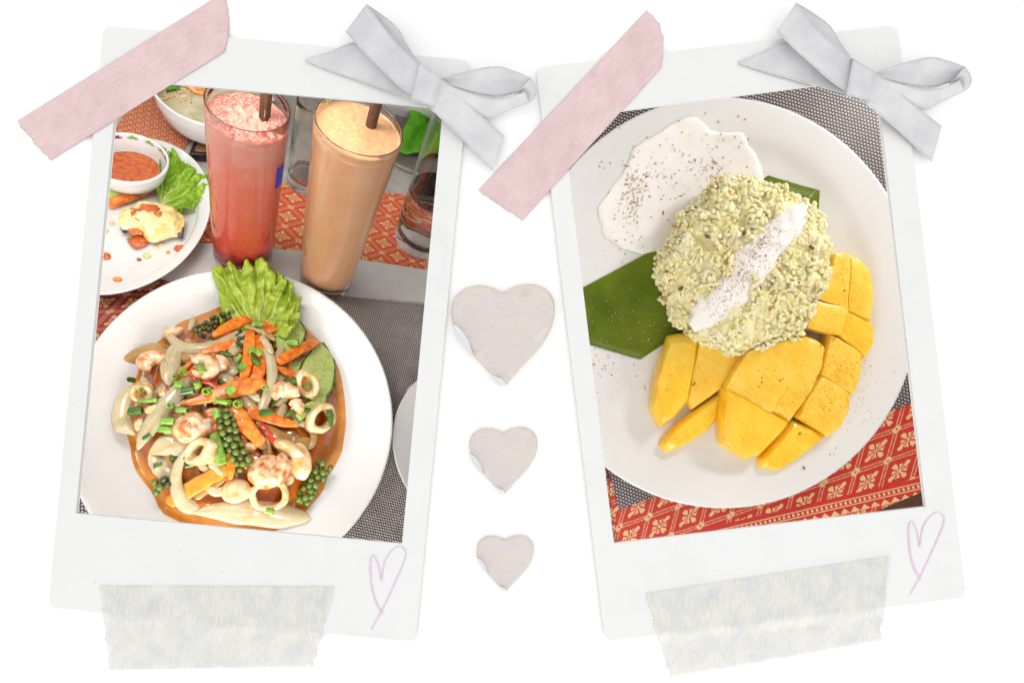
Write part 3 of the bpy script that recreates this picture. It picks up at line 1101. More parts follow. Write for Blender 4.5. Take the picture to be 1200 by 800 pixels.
def FP(px, py, lift=0.0):
    """point of the heap's surface seen at this pixel"""
    h = 0.03
    for _ in range(14):
        p = LT.at(px, py, h)
        h = 0.5 * h + 0.5 * (heap(p.x, p.y) + lift)
    return LT.at(px, py, h)


PP_ = plate_prof(PR, 0.0225, 0.60)[:46]
thin = []


def platter_z(u, v):
    r = plate_r(u, v) * PR
    return Z0 + float(np.interp(r, [p[0] for p in PP_], [p[1] for p in PP_]))


# --- sauce: pool plus the sauced bed of the heap
def sauce_shape(grow_=1.0, low=0.0):
    thin.clear()
    prof = [(r / 34.0) for r in range(35)]
    V, Fc = [], []
    seg = 96
    for i, r in enumerate(prof):
        for k in range(seg):
            a = 2 * PI * k / seg
            edge = grow_ * 0.0900 * (1 + 0.05 * noise.noise(Vector((math.cos(a) * 1.6, math.sin(a) * 1.6, 3))) + 0.03 * noise.noise(Vector((math.cos(a) * 6, math.sin(a) * 6, 3 + grow_ * 4))))
            c, s = math.cos(0.274), math.sin(0.274)
            x, y = edge * r * math.cos(a), edge * r * math.sin(a) * 1.26
            u, v = MC.x + 0.009 + x * c - y * s, MC.y + 0.009 + x * s + y * c
            hb = heap(u, v) - 0.0050 + 0.0022 * noise.noise(Vector((u * 90, v * 90, 0)))
            pz = platter_z(u, v)
            base = max(Z0 + 0.0098, pz + 0.0007, hb if r < 0.93 else 0)
            wq = max(0.0, (r - 0.80) / 0.20)
            wq = wq * wq * (3 - 2 * wq)
            z = base * (1 - wq) + (pz + 0.0001) * wq
            thin.append(max(0.0, min(1.0, 1 - (z - pz) / 0.0042)))
            V.append(Vector((u, v, z)))
    for i in range(34):
        for k in range(seg):
            k2 = (k + 1) % seg
            Fc.append((i * seg + k, i * seg + k2, (i + 1) * seg + k2, (i + 1) * seg + k))
    return V, Fc


o = obj('sauce', sauce_shape(), SAUCE, LT.M)
at_ = o.data.attributes.new('thin', 'FLOAT', 'POINT')
at_.data.foreach_set('value', thin)
tag(o, 'glossy orange brown sauce pooled under the stir-fry', 'sauce')

# --- plate of fried food
EP = np.array([LT.at(x, y, 0.024)[:2] for x, y in [(249.5, 222), (250, 236), (243, 262), (225, 290), (190, 319), (150, 340), (112, 349), (236, 198), (215, 180), (110, 170)]])
sol = np.linalg.lstsq(np.c_[EP[:, 0] ** 2, EP[:, 1] ** 2, EP[:, 0], EP[:, 1]], np.ones(len(EP)), rcond=None)[0]
a0, a1 = -sol[2] / (2 * sol[0]), -sol[3] / (2 * sol[1])
kk = 1 + sol[0] * a0 ** 2 + sol[1] * a1 ** 2
ar, av = math.sqrt(kk / sol[0]), math.sqrt(kk / sol[1])
print('FRIED PLATE', a0, a1, ar, av)
o = obj('plate', lathe(plate_prof(ar, 0.021, 0.70), 96, 1.0, av / ar), PORC, LT.M @ Matrix.Translation((a0, a1, 0.0030)))
tag(o, 'white oval plate with fried dumpling leftovers and a dipping bowl', 'plate')
# --- side plate at the right edge
bl = LT.at(459.5, 500, 0.020)
br = 0.098
b0, b1 = bl.x + br, bl.y
o = obj('side_plate', lathe(plate_prof(br, 0.016, 0.62), 80), PORC2, LT.M @ Matrix.Translation((b0 + 0.001, b1, Z0)))
tag(o, 'small white plate with a curry stain, touching the stir-fry platter', 'plate')
st = [LT.at(x, y, 0.013)[:2] for x, y in [(476, 455), (484, 448), (492, 450), (494, 500), (484, 505), (474, 490)]]
o = obj('curry_stain', puff(st, 0.0118, [(1, 0.0), (0.93, 0.0006), (0.5, 0.0008)], 40, 2, 0.0006, 300), STAIN, LT.M, recenter=True)
tag(o, 'thin yellow curry smear on the small side plate', 'sauce')


def PS(px, py, h=0.0145):
    return LT.at(px, py, h)


HP = 0.0098     # inside floor of the fried food plate
# --- dipping bowl
def bowl_prof(R, H, foot, t=0.0028):
    return smooth_prof([(0, 0.0055), (foot * 0.9, 0.006), (R * 0.78, H * 0.36), (R * 0.93, H * 0.72), (R - t * 0.4, H)], 26) + [(R, H + 0.0004), (R + t * 0.45, H - 0.0006)] + \
        smooth_prof([(R + t * 0.3, H - 0.003), (R * 0.97, H * 0.66), (R * 0.82, H * 0.28), (foot + 0.001, 0.004), (foot, 0.0)], 20) + [(foot - 0.002, 0.0), (foot - 0.003, 0.0018), (0, 0.0018)]


bp = LT.at(155, 212, HP)
bh = LT.hfor((155, 212), (152, 184), HP)
bh = max(0.028, min(bh, 0.05))
bR = 40 * LT.mpp(152, 184, HP + bh)
t = thing('dipping_bowl', 'small floral white bowl of red chili dip on the fried food plate', 'bowl', LT.M @ Matrix.Translation(bp))
BP = bowl_prof(bR, bh, bR * 0.45)
obj('bowl_body', lathe(BP, 64), PORC, None, t)
inner = BP[:26]


def bowl_pt(a, f, off=0.00025):
    """point on the inner wall: f = 0..1 up the profile"""
    i = f * 25
    k = min(int(i), 24)
    r = inner[k][0] + (inner[k + 1][0] - inner[k][0]) * (i - k)
    z = inner[k][1] + (inner[k + 1][1] - inner[k][1]) * (i - k)
    return Vector(((r - off) * math.cos(a), (r - off) * math.sin(a), z + off))


for ca, m_, blades in ((1.30, PRINTG, 5), (1.78, PRINTG, 5), (0.86, PRINTG, 5), (2.22, PRINTR, 4), (0.52, PRINTR, 4), (0.28, PRINTG, 4), (2.6, PRINTG, 4)):
    parts = []
    for q in range(blades):
        an = (q / (blades - 1) - 0.5) * 2.6
        L_ = 0.12 if q != blades // 2 else 0.15
        ax, ay = math.sin(an), math.cos(an)
        pts = [(0, 0), (0.45, 0.28), (1, 0), (0.45, -0.28)]
        V = []
        for s_, wv in pts:
            da = (ax * s_ * L_ + ay * wv * L_) * 1.5
            df = (ay * s_ * L_ - ax * wv * L_) * 1.15
            V.append(bowl_pt(ca + da, 0.84 + df * 0.9))
        parts.append((V, [(0, 1, 2, 3)]))
    obj('printed_sprig', join(parts), m_, None, t)
o = obj('chili_dip', lathe([(0, bh * 0.40), (bR * 0.5, bh * 0.40), (bR * 0.76, bh * 0.40), (bR * 0.80, bh * 0.44), (bR * 0.72, bh * 0.3), (0, bh * 0.25)], 48), CHILISAUCE, LT.M @ Matrix.Translation(bp))
tag(o, 'orange red chili dip inside the small floral bowl', 'sauce')

# --- soup bowl behind
sp = LT.at(252, 150, 0.0012)
shh = 0.055
o = thing('soup_bowl', 'white soup bowl with green herbs behind the red drink', 'bowl', LT.M @ Matrix.Translation(sp))
sR = 62 * LT.mpp(250, 100, shh)
obj('bowl_body', lathe(bowl_prof(sR, shh, sR * 0.42), 64), PORC2, None, o)
SB = LT.M @ Matrix.Translation(sp)
o = obj('soup', lathe([(0, shh * 0.72), (sR * 0.6, shh * 0.72), (sR * 0.925, shh * 0.72), (sR * 0.86, shh * 0.6), (0, shh * 0.5)], 48), BROTH, SB)
tag(o, 'pale broth inside the soup bowl', 'soup')


def blob(name, c, r, m, M, label, cat, sq=(1, 1, 1), amp=0.25, fs=70, seed=0, sub=4, group=None, reg=None):
    V, Fc = ico(1.0, sub)
    V2 = []
    for v in V:
        k = 1 + amp * noise.fractal(v * (fs / 50) + Vector((seed, seed * 2, 0)), 1.0, 2.0, 3)
        V2.append(Vector((v.x * r * sq[0] * k, v.y * r * sq[1] * k, v.z * r * sq[2] * k)) + c)
    o = obj(name, (V2, Fc), m, M, recenter=True, reg=reg)
    return tag(o, label, cat, group)


def clump_leaf(c, r, k, seed):
    """bunch of small curled leaves joined as one sprig"""
    rnd = random.Random(seed)
    parts = []
    for i in range(k):
        a = rnd.uniform(0, 2 * PI)
        l_ = r * rnd.uniform(0.6, 1.1)
        d = Vector((math.cos(a), math.sin(a), rnd.uniform(0.05, 0.6)))
        sd = Vector((-math.sin(a), math.cos(a), 0))
        b0_ = c + Vector((rnd.uniform(-.4, .4) * r, rnd.uniform(-.4, .4) * r, rnd.uniform(0, 0.3) * r))

        def fn(s, tt, d=d, sd=sd, l_=l_, b0_=b0_):
            wv = l_ * 0.42 * math.sin(PI * min(1, s * 0.92 + 0.08)) * (1 + 0.3 * math.sin(s * 17))
            return b0_ + d * (s * l_) + sd * ((tt - 0.5) * 2 * wv) + Vector((0, 0, -l_ * 0.35 * s * s + 0.12 * l_ * math.sin(tt * 9 + s * 5)))
        parts.append(grid(fn, 8, 6))
    return join(parts)


o = obj('herb_sprig', clump_leaf(Vector((-0.045, 0.004, shh * 0.73)), 0.016, 9, 3), HERB, SB)
tag(solid(o, 0.0005), 'green herb leaves floating in the soup bowl', 'herbs')
blob('vegetable_piece', Vector((-0.018, 0.012, shh * 0.75)), 0.012, CARROT_YEL, SB, 'orange vegetable piece in the soup bowl', 'vegetable', (1.3, 1, 0.6))
blob('vegetable_piece', Vector((-0.034, 0.022, shh * 0.75)), 0.012, ONION, SB, 'pale vegetable piece in the soup bowl', 'vegetable', (1.2, 1, 0.6), seed=4)
for i in range(8):
    q = random.Random(i)
    pts = [Vector((-0.052 + 0.03 * s_ + q.uniform(-.004, .004), -0.012 + q.uniform(-0.012, 0.018) + 0.004 * math.sin(s_ * 4 + i), shh * 0.725 + 0.001 * q.random())) for s_ in (0, 0.33, 0.66, 1)]
    o = obj('noodle', tube([Vector(p) for p in catmull(pts, 16)], [0.0011] * 16, 7), SQUID, SB, recenter=True)
    tag(o, 'thin white noodle in the soup bowl', 'noodle', 'noodles in the soup')

# --- phone
q0, q1, q2, q3 = [LT.at(x, y, 0.004) for x, y in ((233, 158), (285, 158), (285, 190), (221, 187))]
cen = (q0 + q1 + q2 + q3) / 4
t = thing('phone', 'dark phone lying behind the red drink', 'phone', LT.M @ Matrix.Translation((cen.x, cen.y, 0.0012)))
rel = [((p - cen).x, (p - cen).y) for p in (q0, q1, q2, q3)]
obj('case', puff(rel, 0, [(0.97, 0), (1, 0.002), (1, 0.009), (0.97, 0.0105), (0.9, 0.0108)], 80, 2), BLACKP, None, t)
obj('screen', puff([(x * 0.84, y * 0.80) for x, y in rel], 0.0108, [(1, 0), (0.99, 0.0003), (0.6, 0.0003)], 60, 1), PHONE_SCR, None, t)


# --- glasses
def glass_body(rb, rt, H, base=0.013, wt=0.0016):
    def ro(z): return rb + (rt - rb) * (z / H) ** 0.92
    out = [(0, 0.001), (rb * 0.8, 0.0008), (rb * 0.93, 0.0), (rb, 0.0018)] + [(ro(z), z) for z in np.linspace(0.006, H - 0.001, 16)] + [(ro(H) - wt * 0.3, H), (ro(H) - wt * 0.8, H - 0.0004)]
    inn = [(ro(z) - wt, z) for z in np.linspace(H - 0.002, base + 0.004, 16)] + [(rb - wt - 0.002, base + 0.0008), (rb * 0.5, base), (0, base)]
    return out + inn, ro


def drink_glass(name, label, base_px, top_px, rb_px, rt_px, fill, dmat, dlabel, dcat, foam=None, straw=None, z0=0.0028):
    c = LT.at(base_px[0], base_px[1], z0)
    H = LT.hfor(base_px, top_px, z0)
    rb = rb_px * LT.mpp(base_px[0], base_px[1], z0)
    rt = rt_px * LT.mpp(top_px[0], top_px[1], z0 + H)
    M = LT.M @ Matrix.Translation(c)
    prof, ro = glass_body(rb, rt, H)
    g = obj(name, lathe(prof, 72), GLASS, M)
    tag(g, label, 'glass')
    print('GLASS', name, 'H %.3f rb %.3f rt %.3f' % (H, rb, rt), proj(LT.M @ (c + Vector((0, 0, H)))))
    if dmat:
        lv = H * fill
        pr = [(0, 0.0128), (rb - 0.0042, 0.0132), (rb - 0.0014, 0.0172)] + [(ro(z) - 0.0012, z) for z in np.linspace(0.018, lv, 20)]
        n0 = len(pr)
        pr += [(ro(lv) - 0.0022, lv - 0.0006)] + [(ro(lv) * f, lv - 0.0012) for f in np.linspace(0.93, 0.06, 22)] + [(0, lv - 0.0012)]

        def fn(v):
            if foam and v.z > lv - 0.0015 and math.hypot(v.x, v.y) < ro(lv) * 0.95:
                v = v.copy()
                v.z += foam * (noise.fractal(Vector((v.x * 160, v.y * 160, 1)), 1.0, 2.0, 4))
            return v
        t = thing('drink', dlabel, dcat, M)
        obj('liquid', lathe(pr, 72, fn=fn), dmat, None, t)
    if straw:
        d = Vector(straw)
        lv = H * fill
        o = obj('straw', tube([Vector((d.x, d.y, 0.03)), Vector((d.x * 1.3, d.y * 1.3, H * 0.7)), Vector((d.x * 1.5, d.y * 1.6, H + 0.05))], [0.0046] * 3, 20), STRAW, M)
        tag(o, 'brown straw standing in the ' + ('red' if 'red' in dlabel else 'orange') + ' drink', 'straw')
    return c, H, rb, rt, M


def drink_red():
    b = NB('red_fruit_slush')
    sep = b.n('ShaderNodeSeparateXYZ')
    b.l(b.coord(), sep.inputs[0])
    h = b.math('ADD', b.math('DIVIDE', sep.outputs[2], 0.2), b.math('MULTIPLY', b.math('SUBTRACT', b.noise(70, 5), 0.5), 0.35))
    c = b.ramp(h, [(0.10, lin(242, 74, 44)), (0.35, lin(248, 104, 74)), (0.65, lin(248, 130, 104)), (0.90, lin(246, 170, 152))])
    sp = b.ramp(b.noise(420, 3), [(0.60, (0, 0, 0)), (0.72, (0.45, 0.45, 0.45))])
    b.l(b.mix(sp, c, lin(246, 196, 176)), b.b.inputs['Base Color'])
    b.set(Roughness=0.35)
    b.b.inputs['Subsurface Weight'].default_value = 0.3
    b.b.inputs['Subsurface Radius'].default_value = (1, 0.4, 0.3)
    b.b.inputs['Subsurface Scale'].default_value = 0.008
    b.bump(b.noise(300, 4), 0.4, 0.001)
    return b.m


def drink_orange():
    b = NB('orange_smoothie')
    c = b.ramp(b.noise(26, 3), [(0.3, lin(247, 178, 126)), (0.7, lin(251, 196, 148))])
    sep = b.n('ShaderNodeSeparateXYZ')
    b.l(b.coord(), sep.inputs[0])
    fr = b.math('MULTIPLY', b.ramp(b.noise(170, 5, dist=1.5), [(0.5, (0, 0, 0)), (0.66, (0.8, 0.8, 0.8))]), b.math('GREATER_THAN', sep.outputs[2], GOZ))  # yellowish glare and froth patches painted on the top surface
    b.l(b.mix(fr, c, lin(250, 218, 150)), b.b.inputs['Base Color'])
    b.set(Roughness=0.3)
    b.b.inputs['Subsurface Weight'].default_value = 0.3
    b.b.inputs['Subsurface Radius'].default_value = (1, 0.6, 0.3)
    b.b.inputs['Subsurface Scale'].default_value = 0.006
    b.b.inputs['Coat Weight'].default_value = 0.3
    b.bump(b.noise(160, 4), 0.25, 0.001)
    return b.m


GOZ = LT.hfor((381, 329), (434, 146), 0.0028) * 0.975 - 0.0022
RED_DRINK, ORANGE_DRINK = drink_red(), drink_orange()
gr = drink_glass('drinking_glass', 'tall clear glass filled with the red slush drink', (285, 300), (292, 122), 31, 46.5, 0.93, RED_DRINK, 'frothy red fruit slush in a tall glass', 'drink', foam=0.0035, straw=(0.008, 0.006, 0))
go = drink_glass('drinking_glass', 'tall clear glass filled to the brim with the orange smoothie', (381, 329), (434, 146), 28, 51, 0.975, ORANGE_DRINK, 'creamy orange smoothie filled to the brim', 'drink', foam=0.0006, straw=(0.006, 0.008, 0))
# froth bubbles on the red drink
def froth(g, m, n, seed, z, rad, lo=0.3):
    rnd = random.Random(seed)
    parts = []
    for i in range(n):
        a, r = rnd.uniform(0, 2 * PI), math.sqrt(rnd.uniform(lo, 1)) * rad
        s_ = rnd.uniform(0.0003, 0.0009)
        V, Fc = ico(s_, 2)
        c = Vector((r * math.cos(a), r * math.sin(a), z + rnd.uniform(-0.0003, 0.0010)))
        parts.append(([v + c for v in V], Fc))
    return join(parts)


FROTH = mat('pink_froth', lin(226, 160, 144), lin(238, 196, 182), scale=300, rough=0.15, coat=0.6, sss=0.3, srad=0.003)
c_, H_, rb_, rt_, M_ = gr
o = obj('froth', froth(gr, FROTH, 900, 4, H_ * 0.93, rt_ - 0.0035), FROTH, M_)
tag(o, 'pink froth bubbles on the red slush', 'froth', kind='stuff')
# blue printed badge on the red drink's glass
c_, H_, rb_, rt_, M_ = gr
def badge(s, t_):
    a = -0.28 + 0.36 * (s - 0.5)
    z = H_ * (0.70 + 0.13 * (t_ - 0.5))
    r = rb_ + (rt_ - rb_) * (z / H_) ** 0.92 + 0.0002
    return Vector((r * math.cos(a), r * math.sin(a), z))
o = obj('badge', grid(badge, 8, 8), BLUE)
o.parent = bpy.data.objects['drinking_glass']
o['label'] = 'small blue printed badge on the glass'

# clear jar behind, water glass at the right
drink_glass('glass_jar', 'empty clear glass jar standing between the two drinks', (360, 214), (361, 118), 23, 25, 0, None, '', '', z0=0.0016)
wg = drink_glass('water_glass', 'clear glass of water beside the orange smoothie', (493, 281), (548, 130), 31, 44, 0.42, WATER, 'clear water in the glass beside the orange smoothie', 'water', z0=0.0016)

# grey tray with a green napkin
tp = [LT.at(x, y, 0.004)[:2] for x, y in ((455, 192), (492, 207), (600, 235), (610, 90), (470, 80))]
o = obj('serving_tray', puff(tp, 0.0006, [(0.95, 0), (1, 0.004), (1, 0.006), (0.97, 0.0065), (0.93, 0.004), (0.5, 0.004)], 90, 2), GREYPL, LT.M, recenter=True)
tag(o, 'grey serving tray beyond the orange smoothie', 'tray')


def napkin(s, t_):
    p = LT.at(472 + 62 * s, 108 + 78 * t_, 0.008)
    z = 0.012 + 0.022 * abs(math.sin(s * 5.2 + t_ * 2.3)) * (0.4 + 0.6 * (1 - t_)) + 0.006 * noise.noise(Vector((s * 4, t_ * 4, 0)))
    return Vector((p.x + 0.008 * math.sin(t_ * 5), p.y, z))


o = obj('green_napkin', grid(napkin, 50, 40), GREENCL, LT.M, recenter=True)
solid(o, 0.0012, -1)
tag(o, 'crumpled bright green napkin on the grey tray', 'napkin')


# ================================================================== fried food plate contents
def lettuce(name, label, base, rim, h0, amp, m, seed, nf=9, lift=0.02, hfun=None, ribs=5):
    Rm = catmull([tuple(p) for p in rim], 90)
    bu = base

    def pos(s, t_):
        i = t_ * 89
        k = min(int(i), 88)
        r = Rm[k] + (Rm[k + 1] - Rm[k]) * (i - k)
        jag = 1 + (0.05 * noise.noise(Vector((t_ * 30, seed, 0))) + 0.035 * noise.noise(Vector((t_ * 110, seed, 2)))) * s ** 4
        u = bu[0] + (r[0] - bu[0]) * s * jag
        v = bu[1] + (r[1] - bu[1]) * s * jag
        fr = math.sin(2 * PI * nf * t_ + 2.2 * noise.noise(Vector((t_ * 5, s * 3, seed))) * 3)
        fr2 = noise.noise(Vector((t_ * 26, s * 5, seed + 5))) + 0.6 * s * s * noise.noise(Vector((t_ * 70, s * 9, seed + 7)))
        z = h0 + lift * s * (1.2 - 0.55 * s) + amp * s ** 2.4 * (0.7 * fr + 0.8 * fr2) + amp * 0.35 * noise.noise(Vector((u * 90, v * 90, seed))) + 0.0013 * noise.noise(Vector((u * 230, v * 230, seed)))
        u += amp * 0.9 * s ** 3 * noise.noise(Vector((t_ * 22, s * 4, seed + 9)))
        v += amp * 0.9 * s ** 3 * noise.noise(Vector((t_ * 22, s * 4, seed + 19)))
        return Vector((u, v, z))
    t = thing(name, label, 'lettuce', LT.M @ Matrix.Translation((base[0], base[1], h0)))
    b_ = Vector((base[0], base[1], h0))
    o = obj('leaf_blade', grid(lambda s, t_: pos(0.04 + 0.96 * s, t_) - b_, 60, 240), m, None, t)
    solid(o, 0.0003, 0)
    for k in range(ribs):
        tt = (k + 0.5) / ribs
        path = [pos(0.05 + 0.8 * s_ / 16, tt + 0.02 * math.sin(s_ * 0.7 + k)) - b_ + Vector((0, 0, 0.0002)) for s_ in range(17)]
        obj('rib', tube(path, [0.0008 * (1 - 0.85 * s_ / 16) for s_ in range(17)], 6), RIB, None, t)
    return t


bs = LT.at(186, 236, 0.02)
lettuce('lettuce_leaf', 'bright green ruffled lettuce leaf beside the floral dipping bowl', (bs.x, bs.y), [LT.at(x, y, 0.028)[:2] for x, y in
        [(184, 222), (187, 196), (191, 174), (200, 169), (212, 184), (226, 193), (243, 202), (240, 216), (236, 228), (222, 240), (207, 242)]], 0.013, 0.006, LETTUCE_B, 2.0, 7, 0.016)


def strip(name, label, cat, px, hw, th, m, hf, group=None, cup=0.0, twist=0.0, power=0.55, jit=0.0, seed=0, n=26, blunt=0.05):
    P = [hf(x, y) for x, y in px]
    k = LT.mpp(px[len(px) // 2][0], px[len(px) // 2][1], P[len(px) // 2].z)
    o = obj(name, ribbon(P, [h * k for h in hw], th, n, cup, twist=twist, power=power, jit=jit, seed=seed, blunt=blunt), m, LT.M, recenter=True, reg=LT)
    K = 14
    for an, fv in (('along', lambda i, q: i / (n - 1) + seed * 3.7), ('across', lambda i, q: math.cos(2 * PI * q / K) + seed * 5.1)):
        at_ = o.data.attributes.new(an, 'FLOAT', 'POINT')
        at_.data.foreach_set('value', [fv(i, q) for i in range(n) for q in range(K)])
    return tag(o, label, cat, group)


h1 = lambda x, y: LT.at(x, y, 0.0155)
strip('carrot_stick', 'orange carrot stick beside the dipping bowl', 'carrot', [(126, 240), (148, 232), (182, 219)], [5, 5.5, 5], 0.006, CARROT, h1)
strip('cucumber_stick', 'pale green cucumber stick under the dipping bowl', 'cucumber', [(118, 232), (135, 226), (160, 220)], [6, 7, 6], 0.006, CUC, lambda x, y: LT.at(x, y, 0.0135))
# fried dumpling
dc = LT.at(180, 259, 0.022)
t = thing('fried_dumpling', 'golden battered dumpling with red chili sauce, bitten, on the plate', 'dumpling', LT.M @ Matrix.Translation((dc.x, dc.y, HP)))
V, Fc = ico(1.0, 5)
V2 = []
for v in V:
    k = 1 + 0.16 * noise.fractal(v * 1.7, 1.0, 2.0, 4)
    z = v.z * 0.014 * k
    if z < -0.006: z = -0.006
    x, y = v.x * 0.0285 * k, v.y * 0.0235 * k
    if y < -0.004: y = -0.004 + (y + 0.004) * (0.75 + 0.25 * math.sin(x * 210))
    V2.append(Vector((x * 0.97 + y * 0.12, y, z + 0.010)))
obj('batter', (V2, Fc), BATTER, None, t)
obj('eggplant_skin', ribbon([Vector((0.017, 0.012, 0.014)), Vector((0.024, 0.002, 0.012)), Vector((0.027, -0.010, 0.006))], [0.0022, 0.003, 0.002], 0.002, 18), EGGPLANT, None, t)
obj('eggplant_skin', ribbon([Vector((-0.024, -0.004, 0.012)), Vector((-0.023, -0.012, 0.007)), Vector((-0.020, -0.017, 0.003))], [0.002, 0.003, 0.002], 0.002, 18), EGGPLANT, None, t)
for (x, y, z, r, sd) in ((-0.004, 0.004, 0.0225, 0.0065, 1), (-0.012, -0.003, 0.020, 0.006, 2), (-0.008, -0.022, 0.003, 0.007, 3), (-0.010, -0.013, 0.010, 0.006, 4), (0.004, 0.000, 0.0225, 0.0045, 6)):
    V, Fc = ico(1.0, 3)
    obj('sauce_spot', ([Vector((v.x * r * (1.25 + .8 * noise.noise(v * 2 + Vector((sd, 0, 0)))), v.y * r * (1.1 + .8 * noise.noise(v * 2 + Vector((0, sd, 0)))), v.z * r * 0.3)) + Vector((x, y, z)) for v in V], Fc), CHILISAUCE, None, t)
# crumbs and drips
rnd = random.Random(11)
for (x, y, r, m_, nm, lb) in ((211, 291, 6, CHILISAUCE, 'sauce_drop', 'red sauce drop right of the dumpling'), (123, 300, 6, CHILISAUCE, 'sauce_drop', 'red sauce drop at the cut edge of the fried food plate'),
                              (138, 328, 4.5, CARROT_YEL, 'crumb', 'golden crumb alone near the plate rim'), (172, 300, 4, CUC, 'crumb', 'pale green crumb below the dumpling'),
                              (197, 296, 2.5, CARROT_YEL, 'crumb', 'tiny orange crumb right of the dumpling sauce'), (163, 304, 2.5, CHILI, 'crumb', 'tiny red crumb under the dumpling sauce'),
                              (122, 270, 4, CUC, 'crumb', 'green crumb at the cut edge of the fried food plate'), (225, 280, 2.5, BATTER, 'crumb', 'tiny pale crumb near the right plate rim'),
                              (212, 240, 4, BATTER, 'crumb', 'golden crumb between lettuce and dumpling'), (150, 262, 4, BATTER, 'crumb', 'golden crumb touching the dumpling side'),
                              (183, 290, 2.2, BATTER, 'crumb', 'tiny batter crumb below the dumpling'), (189, 287, 2.0, BATTER, 'crumb', 'tiny batter crumb below the dumpling'), (131, 262, 3, SQUID, 'crumb', 'white crumb left of the dumpling')):
    rr = r * LT.mpp(x, y, 0.014)
    uu = LT.at(x, y, 0.0125)
    d_ = math.hypot((uu.x - a0) / ar, (uu.y - a1) / av)
    zz = 0.0105 + (0.013 * max(0, d_ - 0.70) / 0.3)
    blob(nm, LT.at(x, y, zz), rr, m_, LT.M, lb, 'sauce' if 'sauce' in nm else 'crumb', (1, 0.9, 0.3 if 'sauce' in nm else 0.6), 0.3, 90, x, 3, 'drops and crumbs on the fried food plate')

# ================================================================== the seafood stir-fry
bs = LT.at(303, 392, 0.030)
lettuce('lettuce_leaf', 'large ruffled lettuce leaf standing at the back of the stir-fry', (bs.x, bs.y), [LT.at(x, y, 0.040)[:2] for x, y in
        [(258, 378), (258, 350), (254, 330), (252, 311), (266, 307), (280, 309), (300, 304), (318, 306), (328, 318), (340, 326), (350, 342), (351, 362), (347, 378), (338, 390)]], 0.026, 0.0065, LETTUCE, 6.0, 10, 0.014)


def fpl(l):
    return lambda x, y: FP(x, y, l)


LMK = [((236, 432), 'the curled shrimp'), ((225, 497), 'the squarish shrimp'), ((314, 548), 'the seared shrimp'), ((332, 466), 'the ridged shrimp'), ((180, 428), 'the saucy onion flap'), ((165, 461), 'the small squid ring'),
       ((236, 529), 'the upright squid ring'), ((359, 450), 'the squid on the cucumber'), ((376, 490), 'the big squid ring'), ((262, 459), 'the middle of the longest carrot'), ((300, 451), 'the blunt end of the longest carrot'), ((350, 411), 'the leaning carrot strip'),
       ((292, 420), 'the upright twin carrots'), ((275, 379), 'the back peppercorns'), ((274, 520), 'the middle peppercorns'), ((230, 570), 'the yellow carrot baton'), ((300, 599), 'the longest onion sheet'), ((185, 568), 'the short peppercorn sprig'),
       ((190, 545), 'the folded onion sheet'), ((150, 490), 'the onion crescent'), ((187, 485), 'the long onion strand'), ((335, 372), 'the scalloped carrot'), ((370, 565), 'the front peppercorns'), ((225, 403), 'the curved onion strand'), ((256, 526), 'the green stalk'), ((340, 515), 'the brown onion sheet'), ((290, 500), 'the slanting carrot')]


def near(x, y):
    return min(LMK, key=lambda l: (l[0][0] - x) ** 2 + (l[0][1] - y) ** 2)[1]


G_C, G_O, G_S, G_Q, G_G = 'carrot pieces in the stir-fry', 'onion pieces in the stir-fry', 'shrimp in the stir-fry', 'squid in the stir-fry', 'spring onion bits on the stir-fry'
def cuc(label, out, lift, teeth, seeds, tilt=(0, 0)):
    P = [FP(x, y, lift) for x, y in out]
    uv = [(p.x, p.y) for p in P]
    cz = sum(p.z for p in P) / len(P)
    cu = sum(u for u, v in uv) / len(uv)
    cv = sum(v for u, v in uv) / len(uv)
    # fit a gentle plane
    A = np.c_[[p.x - cu for p in P], [p.y - cv for p in P], np.ones(len(P))]
    k = np.linalg.lstsq(A, np.array([p.z for p in P]), rcond=None)[0]
    bf = lambda x, y: k[2] + k[0] * (x - cu) + k[1] * (y - cv)
    rel = [(u - cu, v - cv) for u, v in uv]
    t = thing('cucumber_slice', label, 'cucumber', LT.M @ Matrix.Translation((cu, cv, cz)))
    rr = [(1, -0.0035), (1.0, -0.0008), (0.985, 0.0), (0.90, 0.0004), (0.6, 0.0002), (0.3, 0.0)]
    n = 72
    V, Fc = puff(rel, lambda x, y: bf(x + cu, y + cv) - cz, rr, n, 0)
    # notches cut in the peel
    V = [Vector((v.x * (1 + 0.05 * math.copysign(1, math.sin(teeth * math.atan2(v.y, v.x))) * (1 if i < 3 * n else 0)), v.y * (1 + 0.05 * math.copysign(1, math.sin(teeth * math.atan2(v.y, v.x))) * (1 if i < 3 * n else 0)), v.z)) for i, v in enumerate(V)]
    idx = [1 if f_[0] < 3 * n and len(f_) == 4 else 0 for f_ in Fc]
    obj('slice', (V, Fc), [CUC, CUCSKIN], None, t, idx=idx, sharp=40)
    r0 = random.Random(int(out[0][0]))
    for i in range(seeds):
        a = r0.uniform(0, 2 * PI)
        d = r0.uniform(0.25, 0.48)
        j = int(a / (2 * PI) * n) % n
        e = V[3 * n + j] * d
        V0, F0 = ico(0.0011, 2)
        ca, sa = math.cos(a), math.sin(a)
        obj('seed', ([Vector((v.x * 1.7 * ca - v.y * sa, v.x * 1.7 * sa + v.y * ca, v.z * 0.6)) + Vector((e.x, e.y, bf(e.x + cu, e.y + cv) - cz + 0.0003)) for v in V0], F0), CUCSEED, None, t)
    return t


